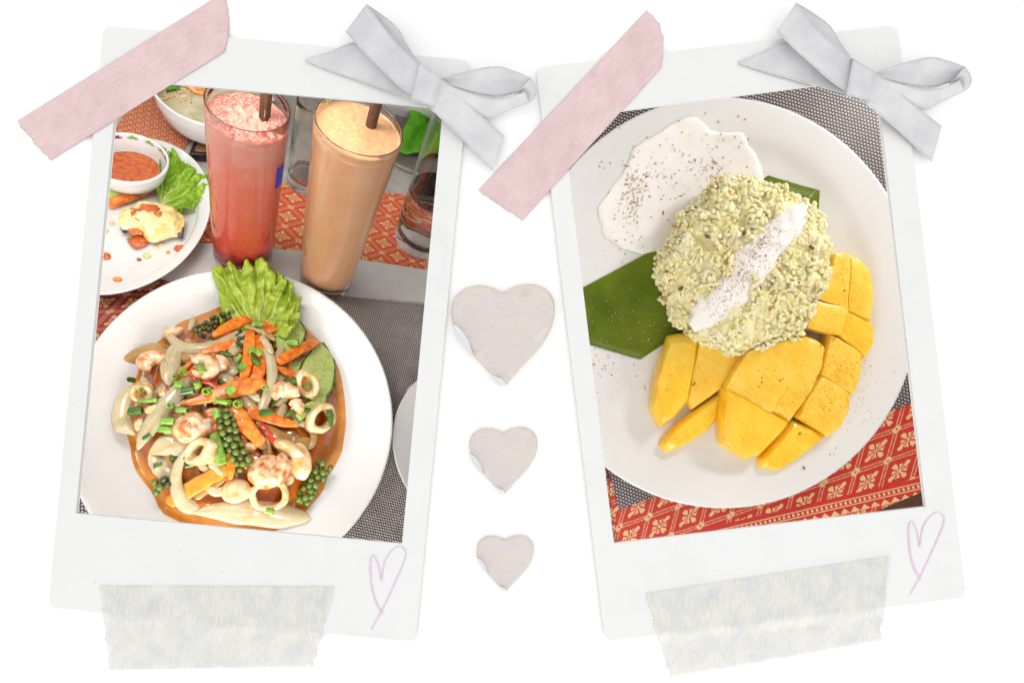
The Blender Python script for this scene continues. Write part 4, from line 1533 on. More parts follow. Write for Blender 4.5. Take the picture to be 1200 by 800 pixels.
cuc('notched cucumber slice below the lettuce leaf', [(322, 394), (334, 376), (344, 367), (351, 373), (356, 382), (359, 390), (356, 400), (349, 411), (334, 416), (322, 408)], 0.002, 11, 7)
cuc('largest notched cucumber slice, under a squid ring beside the carrot strip', [(376.5, 400), (386, 407), (392, 417.5), (393.5, 428), (392, 447), (389, 459), (381, 470), (367, 473), (355, 460), (347, 440), (356, 420), (366, 408)], 0.0, 13, 13)
cuc('cucumber slice tucked under the long carrot strip', [(330, 424), (350, 414), (356, 424), (348, 437), (338, 438), (331, 434)], -0.002, 9, 4)
cuc('cucumber slice half hidden under the squid', [(344, 487), (358, 472), (372, 466), (384, 462), (382, 474), (366, 481), (357, 490), (350, 496)], 0.001, 9, 0)

# under layer: onions and carrots lower in the heap
CAR = [  # label, points, half widths (px), lift (mm), material
    ('carrot slice lying over the back peppercorn sprig', [(248.5, 394.5), (262, 386), (275, 379), (289, 372), (303, 367)], [2, 5, 6.5, 6.5, 5], 7, CARROT),
    ('upright carrot slice left of its twin, below the lettuce', [(293, 387), (292, 410), (288, 432), (284, 449)], [5, 5.5, 5, 3], 6, CARROT),
    ('broad upright carrot slice below the lettuce, right of its twin', [(302, 392), (306, 412), (303, 434), (297, 453)], [5, 7, 7, 6], 4, CARROT),
    ('longest carrot slice, lying across the middle of the heap', [(211, 474.5), (238, 467), (266, 458), (292, 451), (313, 448)], [1.5, 5.5, 8.5, 9, 4], 8, CARROT),
    ('carrot strip leaning across the cucumber slices', [(325, 425), (348, 411), (373, 399.5)], [5, 5.5, 4.5], 7, CARROT),
    ('small carrot strip poking into the squid on the cucumber', [(323, 430), (342, 439), (359, 447)], [2, 4.5, 6], 3, CARROT),
    ('slanting carrot slice below the longest carrot, above the seared shrimp', [(271, 475), (282, 490), (294, 505), (308, 521)], [7, 8, 7, 5], 6, CARROT),
    ('pointed carrot slice between the onion strands and the squid', [(288, 482), (312, 488), (335, 495), (351, 499)], [7, 6, 5, 1.5], 1, CARROT),
    ('yellow orange carrot baton at the foot of the heap', [(196, 590), (222, 573), (245, 560), (268, 547)], [7, 8, 7.5, 7], 1, CARROT_YEL),
    ('short carrot tip below the spring onion stalk', [(268, 530), (271, 545), (270, 562)], [5, 4.5, 2], 3, CARROT),
    ('carrot piece above the green spring onion stalk', [(246, 478), (250, 493), (254, 511)], [6, 5.5, 5], 4, CARROT_DARK),
    ('carrot piece behind the curled shrimp', [(234, 413), (255, 408), (277, 401)], [3, 5.5, 5], 2, CARROT),
    ('tiny carrot tip at the rim of the sauce', [(197, 376), (206, 369), (213, 361)], [3, 3, 1.5], 0, CARROT_YEL),
    ('thin red chili sliver under the curled shrimp', [(224, 443), (242, 448), (259, 456)], [2, 3, 2.5], 6, CHILI),
    ('thin red carrot sliver above the seared shrimp', [(304, 497), (313, 507), (323, 520)], [3, 3.5, 3], 2, CHILI),
    ('narrow carrot strip beside the middle peppercorn sprig', [(284, 500), (286, 512), (287, 524)], [3, 3, 2.5], 2, CARROT_DARK),
    ('carrot wedge beside the seared shrimp', [(262, 545), (268, 556), (272, 566)], [4, 5, 3], 0, CARROT_DARK),
]
for i, (lb, P, hw, lf, m_) in enumerate(CAR):
    strip('carrot_slice', lb, 'carrot', P, [x * 1.15 for x in hw], 0.0034 if max(hw) > 4 else 0.0024, m_, fpl(lf * 0.001), G_C, cup=0.06, twist=0.25 * math.sin(i * 2.1), jit=0.0008, seed=i, power=0.45)
# scalloped carrot piece
out = [(303, 373), (308, 366), (313, 368), (317, 362), (321, 365), (325, 360), (329, 364), (333, 363), (333, 370), (337, 373), (334, 379), (328, 386), (317, 389), (306, 384)]
P = [FP(x, y, 0.008) for x, y in out]
cz = sum(p.z for p in P) / len(P)
o = obj('carrot_slice', puff([(p.x, p.y) for p in P], lambda x, y: heap(x, y) + 0.007, [(0.97, -0.0028), (1, -0.0012), (1, 0), (0.94, 0.0008), (0.5, 0.001)], 84, 0, 0.0006, 200), CARROT, LT.M, recenter=True, sharp=50)
tag(o, 'scalloped fan-shaped carrot slice against the lettuce', 'carrot', G_C)

ONI = [
    ('curved onion strand below the back peppercorn sprig', [(193, 381), (203, 397), (222, 406), (245, 405), (266, 396), (281, 386)], [1.5, 5, 6.5, 6.5, 6, 3], 4, ONION, 0.5),
    ('upright onion strand left of the curled shrimp', [(198, 452), (199, 430), (204, 411), (213, 399)], [4, 9, 8.5, 5], 3, ONION, 0.3),
    ('sauce-soaked onion flap spilling onto the platter rim', [(132, 419), (150, 418), (168, 411), (184, 410), (194, 424)], [4, 6.5, 10, 10, 5], 4, ONION_Y, 0.4),
    ('long onion strand running down the side of the heap', [(161, 527), (172, 504), (188, 481), (207, 460), (222, 441)], [4, 8, 10, 9, 6], 5, ONION, 0.3),
    ('onion crescent at the edge of the sauce by the small squid ring', [(152, 451), (143, 472), (143, 494), (158, 509)], [3, 8, 9, 3], 2, ONION, 0.35),
    ('folded onion sheet under the square shrimp', [(174, 531), (196, 521), (214, 519), (230, 521)], [3, 11, 12, 8], 3, ONION, 0.1),
    ('lower leaf of the folded onion sheet', [(175, 531), (188, 546), (203, 566)], [3, 9, 4], 1, ONION, 0.15),
    ('arched onion strand beside the yellow carrot baton', [(220, 522), (209, 544), (206, 567), (215, 588), (236, 600)], [2, 5, 6, 7.5, 7], 5, ONION, 0.4),
    ('longest onion sheet at the foot of the heap', [(222, 601), (255, 598), (295, 599), (335, 603), (364, 606)], [1.5, 9, 13, 13, 8], 5, ONION, 0.25),
    ('narrow onion strand right of the upright carrots', [(307, 391), (315, 413), (319, 437), (313, 463), (305, 484)], [3, 5, 5.5, 5, 4], 8, ONION, 0.35),
    ('short onion strand crossing beside the first cucumber slice', [(332, 404), (327, 414), (321, 426)], [3, 4, 3], 5, ONION, 0.3),
    ('onion piece behind the upright carrots', [(238, 419), (258, 426), (279, 437)], [5, 7, 6], 2, ONION, 0.3),
    ('pale onion piece between shrimp and longest carrot', [(253, 438), (266, 445), (281, 452)], [5, 8, 7], 1, ONION, 0.3),
    ('brown translucent onion sheet right of the seared shrimp', [(300, 494), (320, 510), (345, 521), (364, 514)], [3, 9, 11, 6], 1, ONION_Y, 0.2),
    ('thin onion loop beside the big squid ring', [(363, 497), (368, 512), (362, 527)], [3, 4, 3], 1, ONION_Y, 0.3),
    ('saucy onion strip below the yellow carrot baton', [(226, 585), (245, 571), (266, 557)], [4, 5, 5], 0, ONION_Y, 0.2),
    ('onion sliver beside the small squid ring', [(166, 441), (173, 455), (180, 470)], [3, 5, 4], 1, ONION, 0.3),
    ('onion sliver at the back rim of the sauce', [(224, 365), (226, 374), (222, 387)], [2, 3, 3], 1, ONION, 0.3),
    ('onion strand over the top of the upright carrots', [(286, 382), (304, 386), (323, 399)], [2, 4, 3], 8, ONION_Y, 0.3),
    ('onion strand on top of the twin carrots', [(305, 394), (313, 403), (319, 414)], [3, 4, 3], 10, ONION, 0.3),
    ('onion end below the slanting carrot', [(296, 512), (303, 517), (312, 525)], [3, 5, 4], 4, ONION_Y, 0.2),
]
for i, (lb, P, hw, lf, m_, cp) in enumerate(ONI):
    strip('onion_piece', lb, 'onion', P, [x * 1.12 for x in hw], 0.0012, m_, fpl(lf * 0.001), G_O, cup=cp, twist=0.5 * math.sin(i * 1.7), jit=0.0012, seed=i + 40, power=0.8, n=34, blunt=0.2)


# small scraps in the bed of the heap
rq = random.Random(77)
for i in range(120):
    a, r = rq.uniform(0, 2 * PI), 92 * math.sqrt(rq.uniform(0.0, 0.80))
    x, y = 272 + r * math.cos(a) * 1.16, 480 + r * math.sin(a) * 1.12
    an, L_ = rq.uniform(0, PI), rq.uniform(9, 22)
    dx, dy = math.cos(an) * L_, math.sin(an) * L_
    bd = rq.uniform(-7, 7)
    kind = rq.random()
    nm, lb, ct, m_, gp, hw0 = (('onion_scrap', 'small onion scrap in the bed of the stir-fry', 'onion', ONION if kind < 0.34 else ONION_Y, 'onion scraps in the bed of the stir-fry', rq.uniform(4, 9)) if kind < 0.66 else
                               ('carrot_scrap', 'small carrot scrap in the bed of the stir-fry', 'carrot', CARROT_DARK if kind < 0.78 else CARROT, 'carrot scraps in the bed of the stir-fry', rq.uniform(2, 4.5)) if kind < 0.9 else
                               ('herb_scrap', 'dark leafy scrap in the bed of the stir-fry', 'herbs', GREEN_DK, 'leafy scraps in the bed of the stir-fry', rq.uniform(2, 4)))
    lb = lb.replace('in the bed of the stir-fry', 'in the bed by ' + near(x, y))
    strip(nm, lb, ct, [(x - dx, y - dy), (x + dy / L_ * bd, y - dx / L_ * bd), (x + dx, y + dy)], [hw0 * 0.6, hw0, hw0 * 0.5], 0.0020, m_, fpl(rq.uniform(-0.0045, 0.0025)), gp, cup=rq.uniform(0.2, 0.6), twist=rq.uniform(-0.8, 0.8), jit=0.001, seed=i + 100, power=0.75, n=16, blunt=0.12)


# squid rings: short tubes with thick walls
def squid_ring(label, px, r, ht, wall, tilt, turn, lift, sq=(1, 1), m_=SQUID):
    c = FP(px[0], px[1], lift)
    k = LT.mpp(px[0], px[1], c.z)
    R, Wl, Ht = r * k, wall * k * 1.15, ht * k * 1.1
    seg, ks = 44, 12
    V, Fc = [], []
    rot = Matrix.Rotation(turn, 4, 'Z') @ Matrix.Rotation(tilt, 4, 'X')
    for i in range(seg):
        a = 2 * PI * i / seg
        wob = 1 + 0.15 * noise.noise(Vector((math.cos(a) * 1.3, math.sin(a) * 1.3, px[0])))
        for j in range(ks):
            b_ = 2 * PI * j / ks
            cb, sb = math.cos(b_), math.sin(b_)
            rr = (R + math.copysign(abs(cb) ** 0.7, cb) * Wl / 2) * wob
            zz = math.copysign(abs(sb) ** 0.6, sb) * Ht / 2 * (1 + 0.15 * math.sin(a * 2 + px[1]))
            V.append(rot @ Vector((rr * math.cos(a) * sq[0], rr * math.sin(a) * sq[1], zz)) + c)
    for i in range(seg):
        for j in range(ks):
            Fc.append((i * ks + j, ((i + 1) % seg) * ks + j, ((i + 1) % seg) * ks + (j + 1) % ks, i * ks + (j + 1) % ks))
    o = obj('squid_ring', (V, Fc), m_, LT.M, recenter=True, reg=LT)
    return tag(o, label, 'squid', G_Q)


squid_ring('small squid ring with a green bit inside, by the onion crescent', (165, 461), 8.5, 13, 5.5, 0.5, 0.5, 0.005)
squid_ring('upright squid ring left of the green spring onion stalk', (236, 529), 11, 17, 8, 0.75, -1.2, 0.007, (1, 1.25))
squid_ring('squid ring under the seared shrimp', (316, 580), 17, 13, 7, 0.35, 0.2, 0.001, (1.1, 0.9))
squid_ring('curled squid ring lying on the largest cucumber slice', (359, 450), 11.5, 11, 6, 0.6, 0.9, 0.006, (0.9, 1.2))
squid_ring('big squid ring at the right edge of the sauce', (376, 490), 13, 15, 7, 0.55, 1.1, 0.004, (1.2, 0.9))
# peel strip on the big ring
strip('green_peel', 'dark green peel strip on the big squid ring', 'peel', [(383, 474), (387, 487), (388, 501)], [3, 3.4, 2], 0.0018, GREEN_DK, fpl(0.012))


def lump(name, label, cat, px, r, sq, turn, lift, m_, group, amp=0.18, seed=0, tilt=0.0):
    c = FP(px[0], px[1], lift)
    k = LT.mpp(px[0], px[1], c.z) * r
    V, Fc = ico(1.0, 4)
    R = Matrix.Rotation(turn, 4, 'Z') @ Matrix.Rotation(tilt, 4, 'X')
    V2 = []
    for v in V:
        f = 1 + amp * noise.fractal(v * 1.6 + Vector((seed, 0, seed)), 1.0, 2.0, 4)
        V2.append(R @ Vector((v.x * k * sq[0] * f, v.y * k * sq[1] * f, v.z * k * sq[2] * f)) + c)
    o = obj(name, (V2, Fc), m_, LT.M, recenter=True, reg=LT)
    return tag(o, label, cat, group)


lump('squid_piece', 'smooth oval squid piece between seared shrimp and front peppercorns', 'squid', (352, 540), 15, (0.82, 1.5, 0.6), 0.35, 0.004, SQUID, G_Q, 0.08, 2)
lump('squid_piece', 'flat pale squid piece over the top of the oval one', 'squid', (337, 525), 13, (1.5, 0.6, 0.5), -0.35, 0.005, SQUID, G_Q, 0.15, 5)
lump('squid_piece', 'round pale squid piece left of the seared shrimp', 'squid', (277, 575), 15, (1.1, 0.95, 0.5), 0.2, 0.002, SQUID, G_Q, 0.08, 9)
lump('squid_piece', 'tan squid chunk at the back edge of the sauce', 'squid', (203, 390), 7, (1.7, 0.9, 0.8), 0.75, 0.002, SQUID, G_Q, 0.12, 12)
lump('squid_piece', 'white squid scrap under the long onion strand', 'squid', (180, 479), 8, (1.2, 0.7, 0.5), 0.5, 0.003, SQUID, G_Q, 0.2, 14)
lump('squid_piece', 'tiny white squid scrap by the long onion strand', 'squid', (163, 497), 6, (0.8, 1.3, 0.6), 0.2, 0.002, SQUID, G_Q, 0.25, 15)
lump('squid_piece', 'little squid bit among sauce above the seared shrimp', 'squid', (293, 523), 7, (1.2, 0.8, 0.6), 0.4, 0.002, SQUID, G_Q, 0.2, 17)
lump('squid_piece', 'curled squid tentacle scrap near the upright onion', 'squid', (192, 460), 6, (0.8, 1.2, 0.8), 0.4, 0.003, SHRIMP, G_Q, 0.35, 19)
lump('squid_piece', 'small squid bit right of the seared shrimp', 'squid', (338, 562), 6, (1, 1.3, 0.7), -0.4, 0.001, SQUID, G_Q, 0.15, 20)


# shrimp: curled, ringed, tapering tail
def shrimp(label, px, r, thick, a0_, sweep, lift, flat=1.0, seed=0, tilt=(0, 0), fill=False):
    c = FP(px[0], px[1], lift)
    k = LT.mpp(px[0], px[1], c.z)
    r, thick = r * 1.1, thick * 1.12
    n, seg = 64, 16
    V, Fc = [], []
    for i in range(n):
        f = i / (n - 1)
        a = a0_ + sweep * f
        rad = r * k * (1 - 0.35 * f)
        tr = thick * k * (0.35 + 0.65 * math.sin(PI * min(1, 0.18 + f * 0.62))) * (1.0 - 0.62 * max(0, f - 0.6) / 0.4)
        tr *= 1 + 0.045 * math.cos(f * 2 * PI * 6) + 0.08 * noise.noise(Vector((f * 7, seed, 0)))
        if i == 0: tr *= 0.35
        if i == 1: tr *= 0.75
        cx, cy = rad * math.cos(a), rad * math.sin(a)
        zt = c.z + tilt[0] * cx + tilt[1] * cy + 0.3 * thick * k * f
        for j in range(seg):
            b_ = 2 * PI * j / seg
            rr = rad + tr * math.cos(b_)
            u_, v_ = rr * math.cos(a), rr * math.sin(a)
            lm = 1 + 0.035 * noise.noise(Vector((u_ * 260, v_ * 260, seed + b_)))
            V.append(Vector((c.x + u_ * lm, c.y + v_ * lm, zt + tr * math.sin(b_) * flat * lm)))
    for i in range(n - 1):
        for j in range(seg):
            j2 = (j + 1) % seg
            Fc.append((i * seg + j, i * seg + j2, (i + 1) * seg + j2, (i + 1) * seg + j))
    Fc.append(tuple(range(seg))[::-1])
    Fc.append(tuple(range((n - 1) * seg, n * seg)))
    if fill:
        BV, BF = ico(1.0, 4)
        kr = r * k * 1.05
        V, Fc = join([(V, Fc), ([Vector((c.x + v.x * kr, c.y + v.y * kr, c.z + 0.0015 + v.z * kr * 0.62)) + v * (kr * 0.16 * noise.fractal(v * 2.2 + Vector((seed, 0, 0)), 1.0, 2.0, 4)) for v in BV], BF)])
    o = obj('shrimp', (V, Fc), SHRIMP, LT.M, recenter=True, reg=LT)
    return tag(o, label, 'shrimp', G_S)


shrimp('curled shrimp with its orange back up, left of the upright carrots', (236, 432), 11.5, 8, 2.6, -5.0, 0.009, seed=1)
shrimp('squarish shrimp in the middle left of the heap', (225, 497), 12, 11.5, 0.6, -4.6, 0.005, 0.8, seed=2, fill=True)
shrimp('largest seared shrimp, tightly curled, above the longest onion sheet', (314, 548), 13, 12, 1.2, -5.6, 0.007, 0.9, seed=3, fill=True)
shrimp('ridged shrimp right of the narrow onion strand', (332, 466), 11, 9, 0.2, 3.6, 0.005, 0.9, seed=4)
shrimp('shrimp half under the saucy onion flap', (180, 428), 10, 9, 0.5, 4.2, 0.001, 0.8, seed=5)
shrimp('small shrimp end under the narrow onion strand', (343, 478), 6, 7, -0.6, 3.2, 0.004, 0.9, seed=6)
shrimp('pale shrimp back tucked under the curled shrimp', (252, 428), 8, 7, 1.8, -3.0, 0.005, 0.9, seed=7)

# spring onion bits: hollow tubes
SPR = [(214, 434, 90, 9, 4, 0, 12), (237, 433, -55, 13, 5, 0, 14), (210, 450, 10, 10, 5, 0, 9), (220, 458, 20, 14, 5.5, 1, 9), (243, 458, 60, 8, 5.5, 0, 13), (232, 450, -40, 7, 4, 0, 12),
       (200, 475, 70, 8, 4.5, 0, 9), (173, 469, 10, 21, 3, 0, 8), (159, 481, 15, 15, 6, 1, 6), (167, 457, 70, 8, 3, 0, 9), (154, 445, 40, 8, 4, 1, 2), (197, 493, 5, 15, 5.5, 0, 9), (194, 503, 0, 16, 5, 0, 7),
       (213, 480, 5, 12, 4, 0, 11), (270, 457, 60, 11, 5.5, 0, 14), (260, 470, 5, 15, 4, 0, 12), (279, 473, 50, 7, 5.5, 0, 11), (255, 485, -60, 13, 6, 0, 9), (231, 451, -50, 8, 4, 0, 11),
       (311, 454, 55, 8, 4, 0, 13), (312, 483, 25, 15, 5, 1, 10), (296, 411, -70, 9, 5, 0, 12), (303, 413, -30, 9, 4.5, 0, 11), (300, 423, -25, 12, 3.5, 1, 9), (283, 430, 70, 11, 4.5, 0, 9), (279, 420, 75, 12, 3, 0, 8),
       (303, 379, 10, 9, 5, 0, 12), (264, 415, 0, 13, 4, 1, 7), (344, 401, 5, 13, 5, 0, 9), (340, 447, 30, 12, 5.5, 1, 10), (316, 599, -10, 10, 4.5, 0, 10), (268, 472, 80, 8, 3.5, 0, 10), (172, 512, 40, 9, 4, 1, 4),
       (206, 441, 60, 7, 3.5, 0, 9), (185, 545, 30, 10, 4, 1, 1), (238, 512, 40, 8, 4, 1, 1), (222, 545, 20, 9, 3.5, 1, 0), (262, 525, 80, 9, 3.5, 1, 1), (297, 402, 30, 7, 3, 1, 4), (281, 405, 80, 8, 4, 1, 3)]


def hollow(L_, R, t_=0.32, seg=14):
    V, Fc = [], []
    for x in (-L_ / 2, L_ / 2):
        for rr in (R, R * (1 - t_)):
            for k in range(seg):
                a = 2 * PI * k / seg
                V.append(Vector((x + 0.12 * R * math.sin(a * 2), rr * math.cos(a), rr * math.sin(a) * 0.85)))
    o0, i0, o1, i1 = 0, seg, 2 * seg, 3 * seg
    for k in range(seg):
        k2 = (k + 1) % seg
        Fc += [(o0 + k, o0 + k2, o1 + k2, o1 + k), (i0 + k2, i0 + k, i1 + k, i1 + k2), (o0 + k2, o0 + k, i0 + k, i0 + k2), (o1 + k, o1 + k2, i1 + k2, i1 + k)]
    return V, Fc


for i, (x, y, ang, L_, R, dk, lf) in enumerate(SPR):
    c = FP(x, y, lf * 0.001)
    k = LT.mpp(x, y, c.z)
    q = random.Random(i)
    M = LT.M @ Matrix.Translation(c) @ Matrix.Rotation(math.radians(ang), 4, 'Z') @ Matrix.Rotation(q.uniform(-0.35, 0.35) + (0.9 if L_ < 9 else 0), 4, 'Y')
    o = obj('spring_onion_bit', hollow(L_ * k * 0.92, R * k * 0.86), GREEN_DK if dk else GREEN_ON, M, sharp=50)
    tag(o, ('dark green' if dk else 'bright green') + (' long' if L_ > 13 else ' short ring-like' if L_ < 9 else '') + ' spring onion bit by ' + near(x, y), 'spring onion', G_G + (' (dark)' if dk else ''))
strip('spring_onion_stalk', 'long green spring onion stalk beside the middle peppercorn sprig', 'spring onion', [(250, 507), (254, 520), (258, 533), (261, 545)], [5.5, 6, 6, 6], 0.005, GREEN_ON, fpl(0.006), None, power=0.8, blunt=0.02)

# peppercorn sprigs
PC_ME = [mesh('peppercorn', *ico(1.0, 2), PEPPER), mesh('peppercorn', *ico(1.0, 2), PEPPER_DK)]


def sprig(label, path, n, spread, lift, dark, seed, rp=3.5):
    rnd = random.Random(seed)
    P = [Vector(p) for p in catmull([tuple(FP(x, y, lift)) for x, y in path], 30)]
    b_ = P[0]
    t = thing('peppercorn_sprig', label, 'peppercorns', LT.M @ Matrix.Translation(b_))
    k = LT.mpp(path[0][0], path[0][1], b_.z)
    obj('stem', tube([p - b_ for p in P], [0.0009] * 30, 6), STEM, None, t)
    placed = []
    tries = 0
    while len(placed) < n and tries < 4000:
        tries += 1
        s_ = rnd.uniform(0, 29)
        p = P[int(s_)]
        d = P[min(int(s_) + 1, 29)] - P[max(int(s_) - 1, 0)]
        d.normalize()
        sd = d.cross(Vector((0, 0, 1))).normalized()
        a = rnd.uniform(-0.35, PI + 0.35)
        rad = spread * k * rnd.uniform(0.75, 1.05)
        c = p + sd * (math.cos(a) * rad) + Vector((0, 0, math.sin(a) * rad * 0.8))
        r = rp * k * rnd.uniform(0.85, 1.12)
        if all((c - c2).length > (r + r2) * 0.86 for c2, r2 in placed):
            placed.append((c, r))
    for c, r in placed:
        o = bpy.data.objects.new('peppercorn', PC_ME[1 if rnd.random() < dark else 0])
        C.objects.link(o)
        o.parent = t
        o.matrix_local = Matrix.Translation(c - b_) @ Matrix.Rotation(rnd.uniform(0, 6), 4, 'X') @ Matrix.Diagonal((r, r, r * 0.95, 1))
    return t


sprig('dark peppercorn sprig at the back, below the lettuce', [(231, 391), (246, 381), (262, 374)], 22, 6.5, 0.006, 0.75, 1)
sprig('peppercorn sprig resting on the lettuce leaf', [(265, 372), (280, 362), (298, 352)], 30, 7, 0.009, 0.7, 2)
sprig('green peppercorn sprig in the middle of the heap', [(262, 484), (268, 505), (277, 527), (289, 549)], 36, 8, 0.007, 0.15, 3, 4.1)
sprig('green peppercorn sprig at the front, hanging onto the platter rim', [(381, 545), (370, 562), (352, 590)], 28, 7, 0.005, 0.15, 4, 4.1)
sprig('short peppercorn sprig at the edge of the sauce', [(180, 572), (188, 567), (197, 570)], 12, 6, 0.003, 0.5, 5, 4.4)
sprig('hidden peppercorns under the folded onion sheet', [(205, 533), (213, 538), (222, 534)], 9, 5, 0.0, 1.0, 6)
sprig('hidden peppercorns behind the twin carrots', [(281, 388), (283, 398), (284, 410)], 9, 5, 0.001, 0.9, 7)

# ================================================================== RIGHT TABLE: mango with sticky rice
Z1 = 0.0030
QC = RT.at(837.5, 354.5, 0.022)
QR = 0.344 * 0.378
prof = plate_prof(QR, 0.019, 0.66)
o = obj('dessert_plate', lathe(prof, 112, 1.0, 0.371 / 0.344, 0.12), PORC, RT.M @ Matrix.Translation((QC.x, QC.y, Z1)), reg=None)
tag(o, 'large round white plate holding mango and sticky rice', 'plate')
PV, PF = lathe(prof, 112, 1.0, 0.371 / 0.344, 0.12)
RT.reg.append(([v + Vector((QC.x, QC.y, Z1)) for v in PV], PF))
ZF = Z1 + 0.0065          # inside floor of the plate


def RP(px, py, h=0.0):
    return RT.at(px, py, ZF + h)


def drop(plane, u, v, default):
    """height of what has been built so far below (u, v)"""
    best = default
    for bv in plane.bvh:
        hit = bv.ray_cast(Vector((u, v, 0.3)), Vector((0, 0, -1)))
        if hit[0] is not None and hit[0].z > best: best = hit[0].z
    return best


def rebuild(plane):
    plane.bvh = [BVHTree.FromPolygons([tuple(v) for v in V], Fc) for V, Fc in plane.reg]


rebuild(RT)
# --- banana leaf strip under the rice
def leaf_top(x, y): return drop(RT, x, y, ZF) + 0.0004


LEAFP = [(900, 206), (958.6, 224.5), (959, 262), (880, 330), (802, 387), (750, 421.5), (692, 404), (650, 392), (655, 352), (765, 293), (850, 240)]
lo = [RP(x, y, 0.002)[:2] for x, y in LEAFP]
LV, LF = puff(lo, leaf_top, [(1, 0.0), (1.0, 0.0003), (0.9, 0.0003), (0.8, 0.0005), (0.65, 0.0009), (0.5, 0.0009), (0.3, 0.0009)], 160, 0, 0.0005, 60)
LF = [f_ for f_ in LF if len(f_) < 5]
o = obj('banana_leaf', (LV, LF), BANANA, RT.M, recenter=True, reg=RT)
tag(o, 'dark green banana leaf strip under the sticky rice', 'leaf')
# fold line of the leaf
a_, b_ = RP(700, 366, 0.004), RP(775, 330, 0.004)
rebuild(RT)

# --- coconut cream puddle
CR = [(699, 245), (708, 233), (722, 214), (732, 200), (738, 184), (743, 175), (757, 166), (771, 159), (785, 150), (799, 143), (814, 142), (824, 149), (832, 156), (850, 158), (868, 157), (874, 165), (878, 174), (886, 184), (892, 194), (897, 216), (880, 262), (830, 280), (780, 292), (760, 296), (742, 296), (730, 290), (718, 283), (707, 276), (706, 262), (700, 254)]
rb = [RP(x, y, 0.003)[:2] for x, y in CR]
pud = lambda x, y: (lambda h_: h_[0].z if h_[0] is not None else ZF)(RT.bvh[0].ray_cast(Vector((x, y, 0.3)), Vector((0, 0, -1))))
pp = [(1.0, -0.0005), (0.997, 0.0001), (0.985, 0.0007), (0.965, 0.0012), (0.94, 0.0014), (0.88, 0.0011), (0.78, 0.0010), (0.66, 0.0011), (0.5, 0.0011), (0.3, 0.0011)]
rq2 = resample(rb, 220, 0)
rc2 = sum(rq2) / len(rq2)
rb = [tuple(rc2 + (p - rc2) * (1 + 0.025 * noise.noise(Vector((p[0] * 160, p[1] * 160, 0))) + 0.014 * noise.noise(Vector((p[0] * 420, p[1] * 420, 4))))) for p in rq2]
CV, CF = puff(rb, lambda x, y: 0.0006 + max(ZF, pud(x, y)), pp, 220, 1, 0.0006, 70)
CF = [f_ for f_ in CF if len(f_) < 5]
o = obj('coconut_cream', (CV, CF), CREAM, RT.M, recenter=True, reg=RT)
tag(o, 'white coconut cream puddle with spice specks beside the rice', 'cream')
blob('cream_drop', RP(726, 169, 0.006), 0.0018, CREAM, RT.M, 'tiny white cream drop on the plate near the puddle', 'cream', (1, 1, 0.5), 0.1, 30, 1, 3)
rebuild(RT)

# --- mango pieces (outline px, height mm, inset of the top, material, label)
MG = 'mango pieces on the dessert plate'
MAN = [
    ([(783, 397), (800, 394), (816, 399), (812, 425), (804, 468), (790, 485), (774, 497), (763, 478), (766, 450), (774, 422)], 15, 0.80, MANGO, 'mango spear next to the banana leaf', (0, 0)),
    ([(818, 400), (845, 405), (872, 416), (860, 436), (838, 458), (811, 478), (806, 466), (812, 428)], 11, 0.90, MANGO2, 'broad mango slice between the leaf-side spear and the rice', (0, 0.1)),
    ([(843, 462), (838, 488), (828, 503), (815, 512), (800, 521), (783, 528), (774, 520), (782, 508), (794, 496), (822, 476)], 11, 0.72, MANGO, 'small loose mango wedge below the broad slice', (0, 0)),
    ([(872, 412), (905, 402), (936, 396), (925, 430), (898, 481), (872, 467), (848, 454), (856, 438)], 21, 0.95, MANGO2, 'big flat mango block touching the rice', (0.06, 0.1)),
    ([(938, 394), (952, 399), (961, 407), (960, 422), (948, 454), (921, 493), (899, 481), (926, 432)], 17, 0.82, MANGO2, 'narrow mango block beside the big flat one', (0, 0.05)),
    ([(847, 456), (872, 468), (898, 482), (920, 494), (915, 502), (900, 519), (887, 533), (871, 536), (846, 519), (843, 484)], 18, 0.84, MANGO, 'larger mango block at the foot of the big flat one', (0, 0.15)),
    ([(925, 494), (944, 501), (963, 509), (947, 523), (928, 538), (909, 550), (890, 546), (889.5, 537), (900, 525)], 12, 0.80, MANGO, 'mango wedge at the bottom of the fan', (0, 0.1)),
    ([(957, 440), (974, 448), (990, 459), (989, 476), (980, 497), (965, 509), (948, 498), (931, 487), (939, 468)], 15, 0.88, MANGO2, 'spice-dusted mango cube above the bottom wedge', (0, 0)),
    ([(968, 392), (986, 402), (1003, 414), (1002, 436), (993, 461), (975, 450), (957, 438), (963, 410)], 15, 0.89, MANGO2, 'speckled mango cube in the middle of the outer row', (0, 0)),
    ([(951, 354), (968, 358), (985, 364), (977, 392), (958, 389), (940, 384), (945, 368)], 19, 0.93, MANGO2, 'mango cube pressed against the rice', (0, 0)),
    ([(986, 366), (1002, 373), (1017, 382), (1017, 400), (1008, 419), (993, 406), (978, 394)], 14, 0.88, MANGO, 'mango cube on the outer row above the speckled one', (0, 0)),
    ([(972, 300), (980, 299), (988, 301), (987, 332), (985, 363), (969, 357), (953, 351), (964, 326)], 18, 0.93, MANGO2, 'top mango slice next to the rice', (0, 0)),
    ([(990, 302), (1001, 306), (1010, 313), (1016, 331), (1016.5, 353), (1013, 377), (1000, 371), (987, 365), (989, 330)], 14, 0.84, MANGO2, 'curved mango slice at the top of the outer row', (0, 0)),
]
